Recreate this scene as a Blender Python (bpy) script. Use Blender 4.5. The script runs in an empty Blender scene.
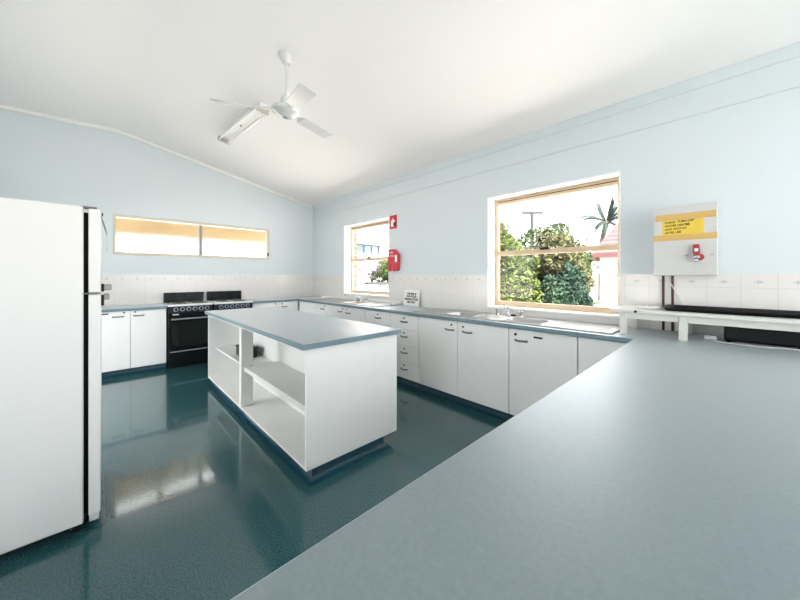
import bpy, bmesh, math, random
from mathutils import Vector, Matrix
random.seed(7)
SC = bpy.context.scene
COL = SC.collection
PI = math.pi

# ------------------------------------------------------------------ materials
def mat(name, color, rough=0.5, metal=0.0, spec=0.5, coat=0.0, coat_rough=0.1, bump=0.0, bump_scale=60.0, vary=0.0, vary_scale=6.0):
    m = bpy.data.materials.new(name); m.use_nodes = True
    nt = m.node_tree; b = nt.nodes['Principled BSDF']
    b.inputs['Base Color'].default_value = (*color, 1)
    b.inputs['Roughness'].default_value = rough
    b.inputs['Metallic'].default_value = metal
    b.inputs['Specular IOR Level'].default_value = spec
    b.inputs['Coat Weight'].default_value = coat
    b.inputs['Coat Roughness'].default_value = coat_rough
    if bump or vary:
        tc = nt.nodes.new('ShaderNodeTexCoord')
    if bump:
        n = nt.nodes.new('ShaderNodeTexNoise'); n.inputs['Scale'].default_value = bump_scale; n.inputs['Detail'].default_value = 3
        bp = nt.nodes.new('ShaderNodeBump'); bp.inputs['Strength'].default_value = bump; bp.inputs['Distance'].default_value = 0.01
        nt.links.new(tc.outputs['Object'], n.inputs['Vector']); nt.links.new(n.outputs['Fac'], bp.inputs['Height'])
        nt.links.new(bp.outputs['Normal'], b.inputs['Normal'])
    if vary:
        n = nt.nodes.new('ShaderNodeTexNoise'); n.inputs['Scale'].default_value = vary_scale; n.inputs['Detail'].default_value = 4
        mx = nt.nodes.new('ShaderNodeMix'); mx.data_type = 'RGBA'
        mx.inputs[6].default_value = (*[c * (1 - vary) for c in color], 1)
        mx.inputs[7].default_value = (*[min(1, c * (1 + vary)) for c in color], 1)
        nt.links.new(tc.outputs['Object'], n.inputs['Vector']); nt.links.new(n.outputs['Fac'], mx.inputs[0])
        nt.links.new(mx.outputs[2], b.inputs['Base Color'])
    return m

def two_tone(name, c1, c2, scale, lo=0.42, hi=0.58, rough=0.5, detail=3.0, **kw):
    m = mat(name, c1, rough, **kw)
    nt = m.node_tree; b = nt.nodes['Principled BSDF']
    tc = nt.nodes.new('ShaderNodeTexCoord'); n = nt.nodes.new('ShaderNodeTexNoise')
    n.inputs['Scale'].default_value = scale; n.inputs['Detail'].default_value = detail
    r = nt.nodes.new('ShaderNodeValToRGB')
    r.color_ramp.elements[0].position = lo; r.color_ramp.elements[0].color = (*c1, 1)
    r.color_ramp.elements[1].position = hi; r.color_ramp.elements[1].color = (*c2, 1)
    nt.links.new(tc.outputs['Object'], n.inputs['Vector']); nt.links.new(n.outputs['Fac'], r.inputs['Fac'])
    nt.links.new(r.outputs['Color'], b.inputs['Base Color'])
    return m

M = {}
M['wall'] = mat('wall_paint', (0.655, 0.71, 0.742), 0.6, bump=0.03, bump_scale=140)
M['ceiling'] = mat('ceiling_paint', (0.93, 0.90, 0.895), 0.7)
M['cornice'] = mat('cornice_paint', (0.84, 0.84, 0.82), 0.6)
M['floor'] = two_tone('speckled_vinyl', (0.013, 0.060, 0.068), (0.040, 0.112, 0.122), 130, 0.40, 0.62, rough=0.18, detail=2, spec=0.25, coat=0.75, coat_rough=0.06)
M['kick'] = mat('coved_vinyl', (0.010, 0.052, 0.075), 0.25, vary=0.1, vary_scale=150)
M['laminate'] = two_tone('worktop_laminate', (0.135, 0.19, 0.208), (0.158, 0.212, 0.23), 120, 0.35, 0.65, rough=0.45, spec=0.7, coat=0.9, coat_rough=0.42)
_p = M['laminate'].node_tree.nodes['Principled BSDF']; _p.inputs['Sheen Weight'].default_value = 0.3; _p.inputs['Sheen Roughness'].default_value = 0.35
M['edge'] = mat('worktop_edge', (0.16, 0.24, 0.275), 0.4)
M['door'] = mat('cabinet_white', (0.86, 0.85, 0.83), 0.4)
M['carcass'] = mat('carcass_white', (0.74, 0.73, 0.70), 0.5)
M['white'] = mat('white_gloss', (0.84, 0.84, 0.83), 0.3)
M['fridge'] = mat('fridge_enamel', (0.80, 0.78, 0.76), 0.35)
M['heater'] = mat('heater_enamel', (0.60, 0.595, 0.58), 0.4)
M['enamel'] = mat('cooker_enamel', (0.84, 0.84, 0.83), 0.18)
M['black'] = mat('black_plastic', (0.006, 0.006, 0.0065), 0.4, spec=0.3)
M['gasket'] = mat('gasket_rubber', (0.004, 0.0035, 0.003), 0.7, spec=0.1)
M['stove'] = mat('cooker_black', (0.004, 0.006, 0.006), 0.25, spec=0.2, vary=0.1)
M['ovenglass'] = mat('oven_glass', (0.003, 0.006, 0.005), 0.08, spec=0.3, coat=0.1)
M['panel'] = mat('control_panel', (0.010, 0.013, 0.024), 0.3)
M['knobring'] = mat('knob_ring', (0.42, 0.46, 0.55), 0.35, metal=0.3)
M['hotplate'] = mat('hotplate_iron', (0.05, 0.05, 0.055), 0.5)
M['chrome'] = mat('chrome', (0.50, 0.50, 0.52), 0.1, metal=1)
M['steel'] = mat('stainless_steel', (0.50, 0.485, 0.465), 0.3, metal=1, vary=0.05, vary_scale=20)
M['handle'] = mat('handle_grey', (0.20, 0.20, 0.20), 0.35, metal=0.4)
M['lock'] = mat('lock_dark', (0.07, 0.07, 0.07), 0.35, metal=0.5)
M['greyplastic'] = mat('grey_plastic', (0.30, 0.30, 0.30), 0.4)
M['red'] = mat('red_vinyl', (0.60, 0.03, 0.045), 0.45, vary=0.12, vary_scale=18)
M['signred'] = mat('sign_red', (0.62, 0.012, 0.02), 0.35)
M['darkred'] = mat('dark_red', (0.33, 0.010, 0.02), 0.3)
M['yellow'] = mat('yellow_paper', (0.82, 0.58, 0.07), 0.6)
M['tape'] = mat('tan_tape', (0.66, 0.42, 0.13), 0.45, vary=0.08, vary_scale=40)
M['ink'] = mat('ink', (0.05, 0.035, 0.02), 0.6)
M['signwhite'] = mat('sign_white', (0.85, 0.86, 0.86), 0.5)
M['pipe'] = mat('dark_copper', (0.06, 0.03, 0.02), 0.4, metal=0.5, vary=0.4, vary_scale=60)
M['cream'] = mat('cream_frame', (0.66, 0.50, 0.33), 0.45, vary=0.05)
M['whitepaint'] = mat('reveal_white', (0.86, 0.86, 0.84), 0.4)
M['aluframe'] = mat('frame_offwhite', (0.62, 0.56, 0.46), 0.4)
M['bench'] = mat('bench_paint', (0.70, 0.69, 0.65), 0.35, vary=0.05, vary_scale=9)
M['tube'] = mat('fluorescent_tube', (0.90, 0.90, 0.88), 0.25)
M['fanwhite'] = mat('fan_white', (0.72, 0.73, 0.73), 0.25)
M['pole'] = mat('pole_timber', (0.004, 0.007, 0.007), 0.8)
M['render'] = mat('house_render_pink', (0.23, 0.175, 0.168), 0.8)
M['rendershade'] = mat('house_render_cream', (0.26, 0.235, 0.21), 0.8)
M['housewhite'] = mat('house_white', (0.82, 0.80, 0.79), 0.8)
M['fascia'] = mat('red_fascia', (0.05, 0.009, 0.010), 0.6)
M['winpane'] = mat('house_glass', (0.02, 0.025, 0.03), 0.1)
M['winpane2'] = mat('house_glass_blue', (0.10, 0.14, 0.17), 0.1)
M['winframe'] = mat('house_window_frame', (0.02, 0.022, 0.026), 0.5)
M['concrete'] = two_tone('pale_concrete', (0.62, 0.60, 0.57), (0.72, 0.69, 0.66), 3, rough=0.9)
M['soffit'] = mat('amber_timber', (0.29, 0.20, 0.098), 0.6, vary=0.12)
M['trunk'] = mat('bark', (0.05, 0.032, 0.024), 0.9, vary=0.3, vary_scale=8)
M['palmtrunk'] = mat('palm_bark', (0.06, 0.04, 0.035), 0.9, vary=0.3, vary_scale=8)
M['lampholder'] = mat('lamp_holder_beige', (0.55, 0.50, 0.46), 0.5)
M['bounceground'] = two_tone('low_bounce_ground', (0.05, 0.05, 0.048), (0.08, 0.08, 0.075), 4, rough=0.9)  # kept dark to hold down bounce through the openings
M['cord'] = mat('white_cord', (0.75, 0.75, 0.72), 0.4)
M['gardenbed'] = mat('dark_garden_bed', (0.02, 0.024, 0.024), 0.9)

def leafmat(name, c1, c2, scale=2.5):
    return two_tone(name, c1, c2, scale, 0.35, 0.65, rough=0.7, detail=5, spec=0.15)
M['leaf_yellow'] = leafmat('leaf_yellow_green', (0.020, 0.034, 0.006), (0.068, 0.086, 0.020))
M['leaf_mid'] = leafmat('leaf_mid_green', (0.012, 0.026, 0.008), (0.052, 0.068, 0.022))
M['leaf_brown'] = leafmat('leaf_brownish', (0.024, 0.026, 0.011), (0.072, 0.070, 0.032))
M['leaf_dark'] = leafmat('leaf_dark_green', (0.005, 0.016, 0.012), (0.020, 0.042, 0.024))
M['leaf_palm'] = leafmat('leaf_palm', (0.008, 0.014, 0.012), (0.02, 0.03, 0.024))
M['leaf_purple'] = leafmat('leaf_mauve', (0.2400, 0.1824, 0.2400), (0.3360, 0.2880, 0.3264))

# glass: thin clear pane
def glass_mat():
    m = bpy.data.materials.new('clear_pane'); m.use_nodes = True; nt = m.node_tree; nt.nodes.clear()
    o = nt.nodes.new('ShaderNodeOutputMaterial'); t = nt.nodes.new('ShaderNodeBsdfTransparent'); g = nt.nodes.new('ShaderNodeBsdfGlossy')
    g.inputs['Roughness'].default_value = 0.02
    f = nt.nodes.new('ShaderNodeLayerWeight'); f.inputs['Blend'].default_value = 0.5
    pw = nt.nodes.new('ShaderNodeMath'); pw.operation = 'POWER'; pw.inputs[1].default_value = 5
    ma = nt.nodes.new('ShaderNodeMath'); ma.operation = 'MULTIPLY_ADD'; ma.inputs[1].default_value = 0.4; ma.inputs[2].default_value = 0.012
    nt.links.new(f.outputs['Facing'], pw.inputs[0]); nt.links.new(pw.outputs[0], ma.inputs[0])
    x = nt.nodes.new('ShaderNodeMixShader')
    nt.links.new(ma.outputs[0], x.inputs[0]); nt.links.new(t.outputs[0], x.inputs[1]); nt.links.new(g.outputs[0], x.inputs[2])
    nt.links.new(x.outputs[0], o.inputs[0]); return m
M['glass'] = glass_mat()
def frosted_mat():
    m = bpy.data.materials.new('frosted_pane'); m.use_nodes = True; nt = m.node_tree; nt.nodes.clear()
    o = nt.nodes.new('ShaderNodeOutputMaterial'); g = nt.nodes.new('ShaderNodeBsdfRefraction')
    g.inputs['Roughness'].default_value = 0.36; g.inputs['IOR'].default_value = 1.3; g.inputs['Color'].default_value = (1, 0.985, 0.96, 1)
    tc = nt.nodes.new('ShaderNodeTexCoord'); n = nt.nodes.new('ShaderNodeTexVoronoi'); n.inputs['Scale'].default_value = 45
    bp = nt.nodes.new('ShaderNodeBump'); bp.inputs['Strength'].default_value = 0.35; bp.inputs['Distance'].default_value = 0.01
    nt.links.new(tc.outputs['Object'], n.inputs['Vector']); nt.links.new(n.outputs['Distance'], bp.inputs['Height'])
    nt.links.new(bp.outputs['Normal'], g.inputs['Normal']); nt.links.new(g.outputs[0], o.inputs[0]); return m
M['frosted'] = frosted_mat()

def tile_mat(axis):
    """white wall tiles: border row with a small blue motif, plain rows under it; axis = 0 runs along X, 1 along Y"""
    m = bpy.data.materials.new('wall_tile_' + 'xy'[axis]); m.use_nodes = True; nt = m.node_tree
    b = nt.nodes['Principled BSDF']; b.inputs['Roughness'].default_value = 0.22
    L = nt.links
    def math_(op, a, bb=None, c=None):
        n = nt.nodes.new('ShaderNodeMath'); n.operation = op
        for i, v in enumerate((a, bb, c)):
            if v is None: continue
            if isinstance(v, (int, float)): n.inputs[i].default_value = v
            else: L.new(v, n.inputs[i])
        return n.outputs[0]
    tc = nt.nodes.new('ShaderNodeTexCoord'); s = nt.nodes.new('ShaderNodeSeparateXYZ'); L.new(tc.outputs['Object'], s.inputs[0])
    u = s.outputs[axis]; z = s.outputs[2]
    W = 0.168
    uu = math_('FRACT', math_('DIVIDE', math_('ADD', u, 20 * W + 0.043), W))
    du = math_('MULTIPLY', math_('MINIMUM', uu, math_('SUBTRACT', 1, uu)), W)     # distance to the vertical joint
    d1 = math_('ABSOLUTE', math_('SUBTRACT', z, 1.245)); d2 = math_('ABSOLUTE', math_('SUBTRACT', z, 1.077))
    dz = math_('MINIMUM', d1, d2)
    d = math_('MINIMUM', du, dz)
    g = math_('LESS_THAN', d, 0.0022)
    # motif
    mu = math_('MULTIPLY', math_('SUBTRACT', uu, 0.5), W); mz = math_('SUBTRACT', z, 1.287)
    r = math_('SQRT', math_('ADD', math_('MULTIPLY', mu, mu), math_('MULTIPLY', mz, mz)))
    ang = math_('ARCTAN2', mz, mu)
    pet = math_('ADD', 0.010, math_('MULTIPLY', 0.006, math_('COSINE', math_('MULTIPLY', ang, 5))))
    fl = math_('LESS_THAN', r, pet)
    leaf = math_('MULTIPLY', math_('LESS_THAN', math_('ABSOLUTE', mz), 0.0035), math_('LESS_THAN', math_('ABSOLUTE', mu), 0.022))
    mo = math_('MULTIPLY', math_('MAXIMUM', fl, leaf), 0.45)
    x1 = nt.nodes.new('ShaderNodeMix'); x1.data_type = 'RGBA'; x1.inputs[6].default_value = (0.76, 0.735, 0.71, 1); x1.inputs[7].default_value = (0.66, 0.64, 0.62, 1)
    L.new(g, x1.inputs[0])
    x2 = nt.nodes.new('ShaderNodeMix'); x2.data_type = 'RGBA'; x2.inputs[7].default_value = (0.20, 0.30, 0.42, 1)
    L.new(x1.outputs[2], x2.inputs[6]); L.new(mo, x2.inputs[0]); L.new(x2.outputs[2], b.inputs['Base Color'])
    bp = nt.nodes.new('ShaderNodeBump'); bp.inputs['Strength'].default_value = 0.4; bp.inputs['Distance'].default_value = 0.002; bp.invert = True
    L.new(g, bp.inputs['Height']); L.new(bp.outputs['Normal'], b.inputs['Normal'])
    return m
M['tile_x'] = tile_mat(0); M['tile_y'] = tile_mat(1)

def brick_mat():
    m = mat('orange_brick', (0.6, 0.3, 0.15), 0.85); nt = m.node_tree; b = nt.nodes['Principled BSDF']
    tc = nt.nodes.new('ShaderNodeTexCoord'); mp = nt.nodes.new('ShaderNodeMapping'); mp.inputs['Rotation'].default_value = (PI / 2, 0, 0)
    sx = nt.nodes.new('ShaderNodeSeparateXYZ'); cx = nt.nodes.new('ShaderNodeCombineXYZ'); ad = nt.nodes.new('ShaderNodeMath'); ad.operation = 'ADD'
    nt.links.new(tc.outputs['Object'], sx.inputs[0]); nt.links.new(sx.outputs[0], ad.inputs[0]); nt.links.new(sx.outputs[1], ad.inputs[1])
    nt.links.new(ad.outputs[0], cx.inputs[0]); nt.links.new(sx.outputs[2], cx.inputs[1])
    k = nt.nodes.new('ShaderNodeTexBrick'); k.inputs['Scale'].default_value = 1.0; k.inputs['Brick Width'].default_value = 0.23; k.inputs['Row Height'].default_value = 0.086
    k.inputs['Mortar Size'].default_value = 0.008
    k.inputs['Color1'].default_value = (0.30, 0.15, 0.065, 1); k.inputs['Color2'].default_value = (0.24, 0.11, 0.05, 1); k.inputs['Mortar'].default_value = (0.34, 0.28, 0.21, 1)
    nt.links.new(cx.outputs[0], k.inputs['Vector']); nt.links.new(k.outputs['Color'], b.inputs['Base Color']); return m
M['brick'] = brick_mat()

def roof_mat():
    m = mat('red_roof_tile', (0.5, 0.12, 0.11), 0.7); nt = m.node_tree; b = nt.nodes['Principled BSDF']
    tc = nt.nodes.new('ShaderNodeTexCoord'); w = nt.nodes.new('ShaderNodeTexWave'); w.wave_type = 'BANDS'; w.bands_direction = 'Z'
    w.inputs['Scale'].default_value = 1.3; w.inputs['Distortion'].default_value = 0.6; w.inputs['Detail'].default_value = 2; w.inputs['Detail Scale'].default_value = 4
    r = nt.nodes.new('ShaderNodeValToRGB')
    r.color_ramp.elements[0].position = 0.3; r.color_ramp.elements[0].color = (0.020, 0.007, 0.008, 1)
    r.color_ramp.elements[1].position = 0.6; r.color_ramp.elements[1].color = (0.052, 0.030, 0.031, 1)
    nt.links.new(tc.outputs['Object'], w.inputs['Vector']); nt.links.new(w.outputs['Fac'], r.inputs['Fac']); nt.links.new(r.outputs['Color'], b.inputs['Base Color'])
    return m
M['roof'] = roof_mat()

# ------------------------------------------------------------------ mesh helpers
def B(): return bmesh.new()
def box(bm, x0, x1, y0, y1, z0, z1):
    if x0 > x1: x0, x1 = x1, x0
    if y0 > y1: y0, y1 = y1, y0
    v = [bm.verts.new(p) for p in ((x0,y0,z0),(x1,y0,z0),(x1,y1,z0),(x0,y1,z0),(x0,y0,z1),(x1,y0,z1),(x1,y1,z1),(x0,y1,z1))]
    for f in ((3,2,1,0),(4,5,6,7),(0,1,5,4),(1,2,6,5),(2,3,7,6),(3,0,4,7)): bm.faces.new([v[i] for i in f])
    return bm
def prism(bm, poly, axis, a0, a1):
    """poly: 2-D outline; axis 0 -> (y,z) outline pushed along X, 1 -> (x,z) along Y, 2 -> (x,y) along Z"""
    def P(p, a): return {0: (a, p[0], p[1]), 1: (p[0], a, p[1]), 2: (p[0], p[1], a)}[axis]
    A = [bm.verts.new(P(p, a0)) for p in poly]; C = [bm.verts.new(P(p, a1)) for p in poly]
    n = len(poly)
    bm.faces.new(A[::-1]); bm.faces.new(C)
    for i in range(n): bm.faces.new((A[i], A[(i+1) % n], C[(i+1) % n], C[i]))
    return bm
def tube(bm, pts, r, n=10, caps=True):
    pts = [Vector(p) for p in pts]; rs = r if isinstance(r, (list, tuple)) else [r] * len(pts)
    prev = None; rings = []
    for i, p in enumerate(pts):
        t = (pts[min(i+1, len(pts)-1)] - pts[max(i-1, 0)]).normalized()
        if prev is None:
            a = t.orthogonal().normalized()
        else:
            a = (prev - t * prev.dot(t))
            a = a.normalized() if a.length > 1e-6 else t.orthogonal().normalized()
        prev = a; b = t.cross(a)
        rings.append([bm.verts.new(p + (a * math.cos(2*PI*k/n) + b * math.sin(2*PI*k/n)) * rs[i]) for k in range(n)])
    for i in range(len(rings)-1):
        for k in range(n): bm.faces.new((rings[i][k], rings[i][(k+1) % n], rings[i+1][(k+1) % n], rings[i+1][k]))
    if caps: bm.faces.new(rings[0][::-1]); bm.faces.new(rings[-1])
    return bm
def lathe(bm, prof, c, n=32, axis=Vector((0,0,1)), up=None):
    """prof: (radius, height) pairs, spun about axis through c"""
    axis = Vector(axis).normalized(); a = axis.orthogonal().normalized(); b = axis.cross(a); c = Vector(c)
    rings = []
    for r, z in prof:
        if r < 1e-6: rings.append([bm.verts.new(c + axis*z)])
        else: rings.append([bm.verts.new(c + axis*z + (a*math.cos(2*PI*k/n) + b*math.sin(2*PI*k/n))*r) for k in range(n)])
    for i in range(len(rings)-1):
        A, C = rings[i], rings[i+1]
        for k in range(n):
            q = [A[k % len(A)], A[(k+1) % len(A)], C[(k+1) % len(C)], C[k % len(C)]]
            q = list(dict.fromkeys(q))
            if len(q) > 2: bm.faces.new(q)
    if len(rings[0]) > 1: bm.faces.new(rings[0][::-1])
    if len(rings[-1]) > 1: bm.faces.new(rings[-1])
    return bm
def slab(bm, us, vs, filled, fmap, t0, t1):
    """a plate on the grid us x vs with only the cells filled(u_mid, v_mid); fmap(u, v, t) gives the point"""
    cache = {}
    def V(i, j, k):
        if (i,j,k) not in cache: cache[(i,j,k)] = bm.verts.new(fmap(us[i], vs[j], (t0, t1)[k]))
        return cache[(i,j,k)]
    nu, nv = len(us)-1, len(vs)-1
    F = lambda i, j: 0 <= i < nu and 0 <= j < nv and filled((us[i]+us[i+1])/2, (vs[j]+vs[j+1])/2)
    for i in range(nu):
        for j in range(nv):
            if not F(i,j): continue
            bm.faces.new((V(i,j,1), V(i+1,j,1), V(i+1,j+1,1), V(i,j+1,1)))
            bm.faces.new((V(i,j+1,0), V(i+1,j+1,0), V(i+1,j,0), V(i,j,0)))
            if not F(i-1,j): bm.faces.new((V(i,j,0), V(i,j,1), V(i,j+1,1), V(i,j+1,0)))
            if not F(i+1,j): bm.faces.new((V(i+1,j+1,0), V(i+1,j+1,1), V(i+1,j,1), V(i+1,j,0)))
            if not F(i,j-1): bm.faces.new((V(i+1,j,0), V(i+1,j,1), V(i,j,1), V(i,j,0)))
            if not F(i,j+1): bm.faces.new((V(i,j+1,0), V(i,j+1,1), V(i+1,j+1,1), V(i+1,j+1,0)))
    bmesh.ops.dissolve_limit(bm, angle_limit=0.01, verts=bm.verts[:], edges=bm.edges[:])
    return bm

WO = {}
def thing(name, label, cat, loc=(0,0,0), group=None):
    o = bpy.data.objects.new(name, None); COL.objects.link(o); o.empty_display_size = 0.1
    o.location = loc; o['label'] = label; o['category'] = cat; WO[o] = Vector(loc)
    if group: o['group'] = group
    return o
def obj(name, bm, m, parent=None, bevel=0.0, seg=2, smooth=40, label=None, loc=None):
    """bm holds world coordinates; the mesh is stored relative to its parent's origin"""
    org = WO[parent] if parent else Vector(loc or (0,0,0))
    if org.length: bmesh.ops.translate(bm, verts=bm.verts[:], vec=-org)
    bmesh.ops.recalc_face_normals(bm, faces=bm.faces[:])
    me = bpy.data.meshes.new(name); bm.to_mesh(me); bm.free()
    o = bpy.data.objects.new(name, me); COL.objects.link(o)
    for mm in (m if isinstance(m, (list, tuple)) else [m]): me.materials.append(M[mm] if isinstance(mm, str) else mm)
    if parent: o.parent = parent
    else: o.location = org
    WO[o] = Vector(org)
    if bevel:
        bv = o.modifiers.new('Bevel', 'BEVEL'); bv.width = bevel; bv.segments = seg; bv.limit_method = 'ANGLE'; bv.angle_limit = math.radians(40)
    if smooth:
        for p in me.polygons: p.use_smooth = True
        me.set_sharp_from_angle(angle=math.radians(smooth))
    if label: o['label'] = label
    return o
def tag(o, label, cat, group=None):
    o['label'] = label; o['category'] = cat
    if group: o['group'] = group
    return o
def struct(name, bm, m, parent=None, **kw):
    o = obj(name, bm, m, parent, **kw)
    if not parent: o['kind'] = 'structure'
    return o
def struct_root(name, loc):
    o = bpy.data.objects.new(name, None); COL.objects.link(o); o.location = loc; o['kind'] = 'structure'; WO[o] = Vector(loc); return o
def copy_tree(o, parent=None):
    c = o.copy(); COL.objects.link(c); c.parent = parent
    for ch in list(o.children): copy_tree(ch, c)
    return c
def text_bm(txt, size, fmap, depth=0.0006, align='CENTER', bold=0.0):
    """lettering as a thin solid mesh; fmap(x, y, t) places it"""
    cu = bpy.data.curves.new('lettering', 'FONT'); cu.body = txt; cu.size = size; cu.align_x = align; cu.align_y = 'CENTER'; cu.extrude = 0.5; cu.resolution_u = 2; cu.offset = bold
    o = bpy.data.objects.new('lettering_tmp', cu)
    me = bpy.data.meshes.new_from_object(o)
    bm = B(); bm.from_mesh(me)
    for v in bm.verts: v.co = fmap(v.co.x, v.co.y, (v.co.z + 0.5) * depth)
    bpy.data.objects.remove(o); bpy.data.curves.remove(cu); bpy.data.meshes.remove(me)
    return bm

# ------------------------------------------------------------------ dimensions (metres); camera stands at the origin
XR, YB, XL = 3.24, 6.12, -1.0
TOP = 0.90; TH = 0.036
XF, YF = 2.634, 5.54           # worktop front edges
XD, YD = 2.66, 5.566           # door faces
YP = 0.46                      # front edge of the peninsula
GZ = -0.35                     # level of the ground outside
YS = -2.2                      # open end of the kitchen, towards the hall
W1 = (3.665, 4.925, 1.0, 2.25); W2 = (0.658, 1.946, 0.967, 2.233)
WB = (0.108, 2.324, 1.636, 2.225)

# ------------------------------------------------------------------ setting
b = B(); box(b, XL-0.15, XR+0.25, YS, YB+0.2, -0.12, 0.0); struct('floor', b, 'floor')
b = B(); box(b, XL-6, XR+0.25, YS-6, YS, GZ, -0.01); box(b, XL-9, XL-0.15, YS, 14, GZ, -0.01); struct('ground_low_bounce', b, 'bounceground', smooth=0)  # unseen ground slabs, added to control light bounced into the room
CP = [(-1.2, 3.405), (-0.5, 3.42), (-0.22, 3.428), (-0.05, 3.437), (0.08, 3.44), (0.184, 3.434), (0.30, 3.418), (0.408, 3.396), (0.649, 3.346), (3.24, 2.80), (3.50, 2.745)]
b = B(); prism(b, CP + [(x, z+0.12) for x, z in CP[::-1]], 1, YS, YB+0.85); struct('ceiling', b, 'ceiling', smooth=30)  # runs on past the back wall, an added overhang shading the beam
# right wall: painted inner leaf and brick outer leaf
def holes(*hs):
    return lambda u, v: not any(h[0] < u < h[1] and h[2] < v < h[3] for h in hs)
b = B()
slab(b, [YS, W2[0], W2[1], W1[0], W1[1], YB+0.2], [0, W2[2], W1[2], W2[3], W1[3], 2.80], holes(W1, W2), lambda u, v, t: (t, u, v), XR, XR+0.14)
struct('wall_right', b, 'wall', smooth=0)
b = B()
q = 0.015
W1b = (W1[0]+q, W1[1]-0.004, W1[2]+0.01, W1[3]-0.03); W2b = (W2[0]+q, W2[1]-0.004, W2[2]+0.01, W2[3]-0.03)
slab(b, [YS, W2b[0], W2b[1], W1b[0], W1b[1], YB+0.2], [-0.4, W2b[2], W1b[2], W2b[3], W1b[3], 2.74], holes(W1b, W2b), lambda u, v, t: (t, u, v), XR+0.19, XR+0.285)
struct('wall_right_brickwork', b, 'brick', smooth=0)
# back wall with its gable
b = B()
slab(b, [XL-0.15, WB[0], WB[1], XR], [0, WB[2], WB[3], 2.79], holes(WB), lambda u, v, t: (u, t, v), YB, YB+0.18)
gp = [(XL-0.15, 3.41)] + [(x, z+0.02) for x, z in CP[1:-2]] + [(3.24, 2.81), (3.24, 2.79), (XL-0.15, 2.79)]
prism(b, gp, 1, YB, YB+0.18); struct('wall_back', b, 'wall', smooth=0)
FILL_LEFT = (3.25, 4.9, 0.0, 2.15)   # unseen opening, added to bring daylight in from the left
FILL_LOW = (0.5, 1.35, 0.3, 1.9)      # second unseen opening, added to light the right-hand cupboards
b = B(); slab(b, [YS, FILL_LOW[0], FILL_LOW[1], FILL_LEFT[0], FILL_LEFT[1], YB], [0, FILL_LOW[2], FILL_LOW[3], FILL_LEFT[3], 3.41], holes(FILL_LEFT, FILL_LOW), lambda u, v, t: (t, u, v), XL-0.15, XL); struct('wall_left', b, 'wall', smooth=0)
FILL_FRONT = (0.7, 3.15, 0.0, 2.6)   # unseen opening behind the camera, placed and sized for front light
b = B(); slab(b, [XL-0.15, FILL_FRONT[0], FILL_FRONT[1], XR], [0, FILL_FRONT[3], 2.79], holes(FILL_FRONT), lambda u, v, t: (u, t, v), YS-0.12, YS)
prism(b, gp, 1, YS-0.12, YS); struct('wall_front', b, 'wall', smooth=0)
# cornices and picture rails
b = B(); prism(b, [(x, z-0.048) for x, z in CP[:-1]] + [(x, z+0.005) for x, z in CP[:-1]][::-1], 1, YB-0.03, YB); struct('trim_1', b, 'cornice', bevel=0.012)
b = B(); prism(b, [(XR, 2.735), (XR, 2.81), (XR-0.045, 2.81), (XR-0.045, 2.795), (XR-0.012, 2.745), (XR-0.010, 2.735)], 1, YS, YB-0.03); struct('trim_2', b, 'wall')
b = B(); box(b, XR-0.012, XR, YS, YB, 2.54, 2.555); struct('trim_3', b, 'wall')
rp = [(x, z-0.235) for x, z in CP[2:-1]]
b = B(); prism(b, rp + [(x, z+0.012) for x, z in rp[::-1]], 1, YB-0.005, YB); struct('trim_4', b, 'wall')
# wall tiles
b = B()
slab(b, [YS, W2[0], W2[1], W1[0], W1[1], YB], [0.88, W2[2], W1[2], 1.345], holes((W1[0], W1[1], W1[2], 9), (W2[0], W2[1], W2[2], 9)), lambda u, v, t: (t, u, v), XR-0.007, XR)
struct('trim_5', b, 'tile_y', smooth=0)
b = B(); box(b, XL, XR-0.007, YB-0.007, YB, 0.88, 1.345); struct('trim_6', b, 'tile_x', smooth=0)

# windows in the right wall
def sash_window(name, W, rail):
    y0, y1, z0, z1 = W
    r = struct_root(name, (XR+0.17, (y0+y1)/2, z0))
    b = B(); e = 0.012   # white lining of the opening
    box(b, XR-0.004, XR+0.15, y0, y0+e, z0, z1); box(b, XR-0.004, XR+0.15, y1-e, y1, z0, z1)
    box(b, XR-0.004, XR+0.15, y0+e, y1-e, z1-e, z1); obj('lining', b, 'whitepaint', r)
    b = B(); box(b, XR-0.018, XR+0.15, y0, y1, z0-0.004, z0+0.016); obj('sill', b, 'whitepaint', r, bevel=0.004)
    fx0, fx1 = XR+0.145, XR+0.187
    b = B(); w = 0.04
    box(b, fx0, fx1, y0+e, y0+e+w, z0+0.016, z1-e); box(b, fx0, fx1, y1-e-w, y1-e, z0+0.016, z1-e)
    box(b, fx0, fx1, y0+e+w, y1-e-w, z1-e-0.065, z1-e); box(b, fx0, fx1, y0+e+w, y1-e-w, z0+0.016, z0+0.07)
    obj('frame', b, 'cream', r, bevel=0.003)
    b = B(); box(b, fx0-0.004, fx0+0.001, y0+e+w, y1-e-w, z1-e-0.034, z1-e-0.026); obj('head_gap_line', b, 'trunk', r)  # strip coloured dark to stand for the shaded gap below the lining
    b = B(); box(b, fx0-0.006, fx1-0.012, y0+e+w, y1-e-w, rail-0.026, rail+0.026); obj('sash_rail', b, 'cream', r, bevel=0.003)
    ym = (y0+y1)/2 + 0.05
    b = B(); box(b, fx0-0.03, fx0-0.004, ym-0.045, ym+0.045, rail+0.015, rail+0.042); obj('latch', b, 'black', r, bevel=0.004)
    b = B(); box(b, fx0+0.02, fx0+0.024, y0+e+w, y1-e-w, z0+0.07, rail-0.026); obj('pane', b, 'glass', r, smooth=0)
    b = B(); box(b, fx0+0.034, fx0+0.038, y0+e+w, y1-e-w, rail+0.026, z1-e-0.065); obj('pane', b, 'glass', r, smooth=0)
sash_window('window_1', W1, 1.62)
sash_window('window_2', W2, 1.59)
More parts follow.
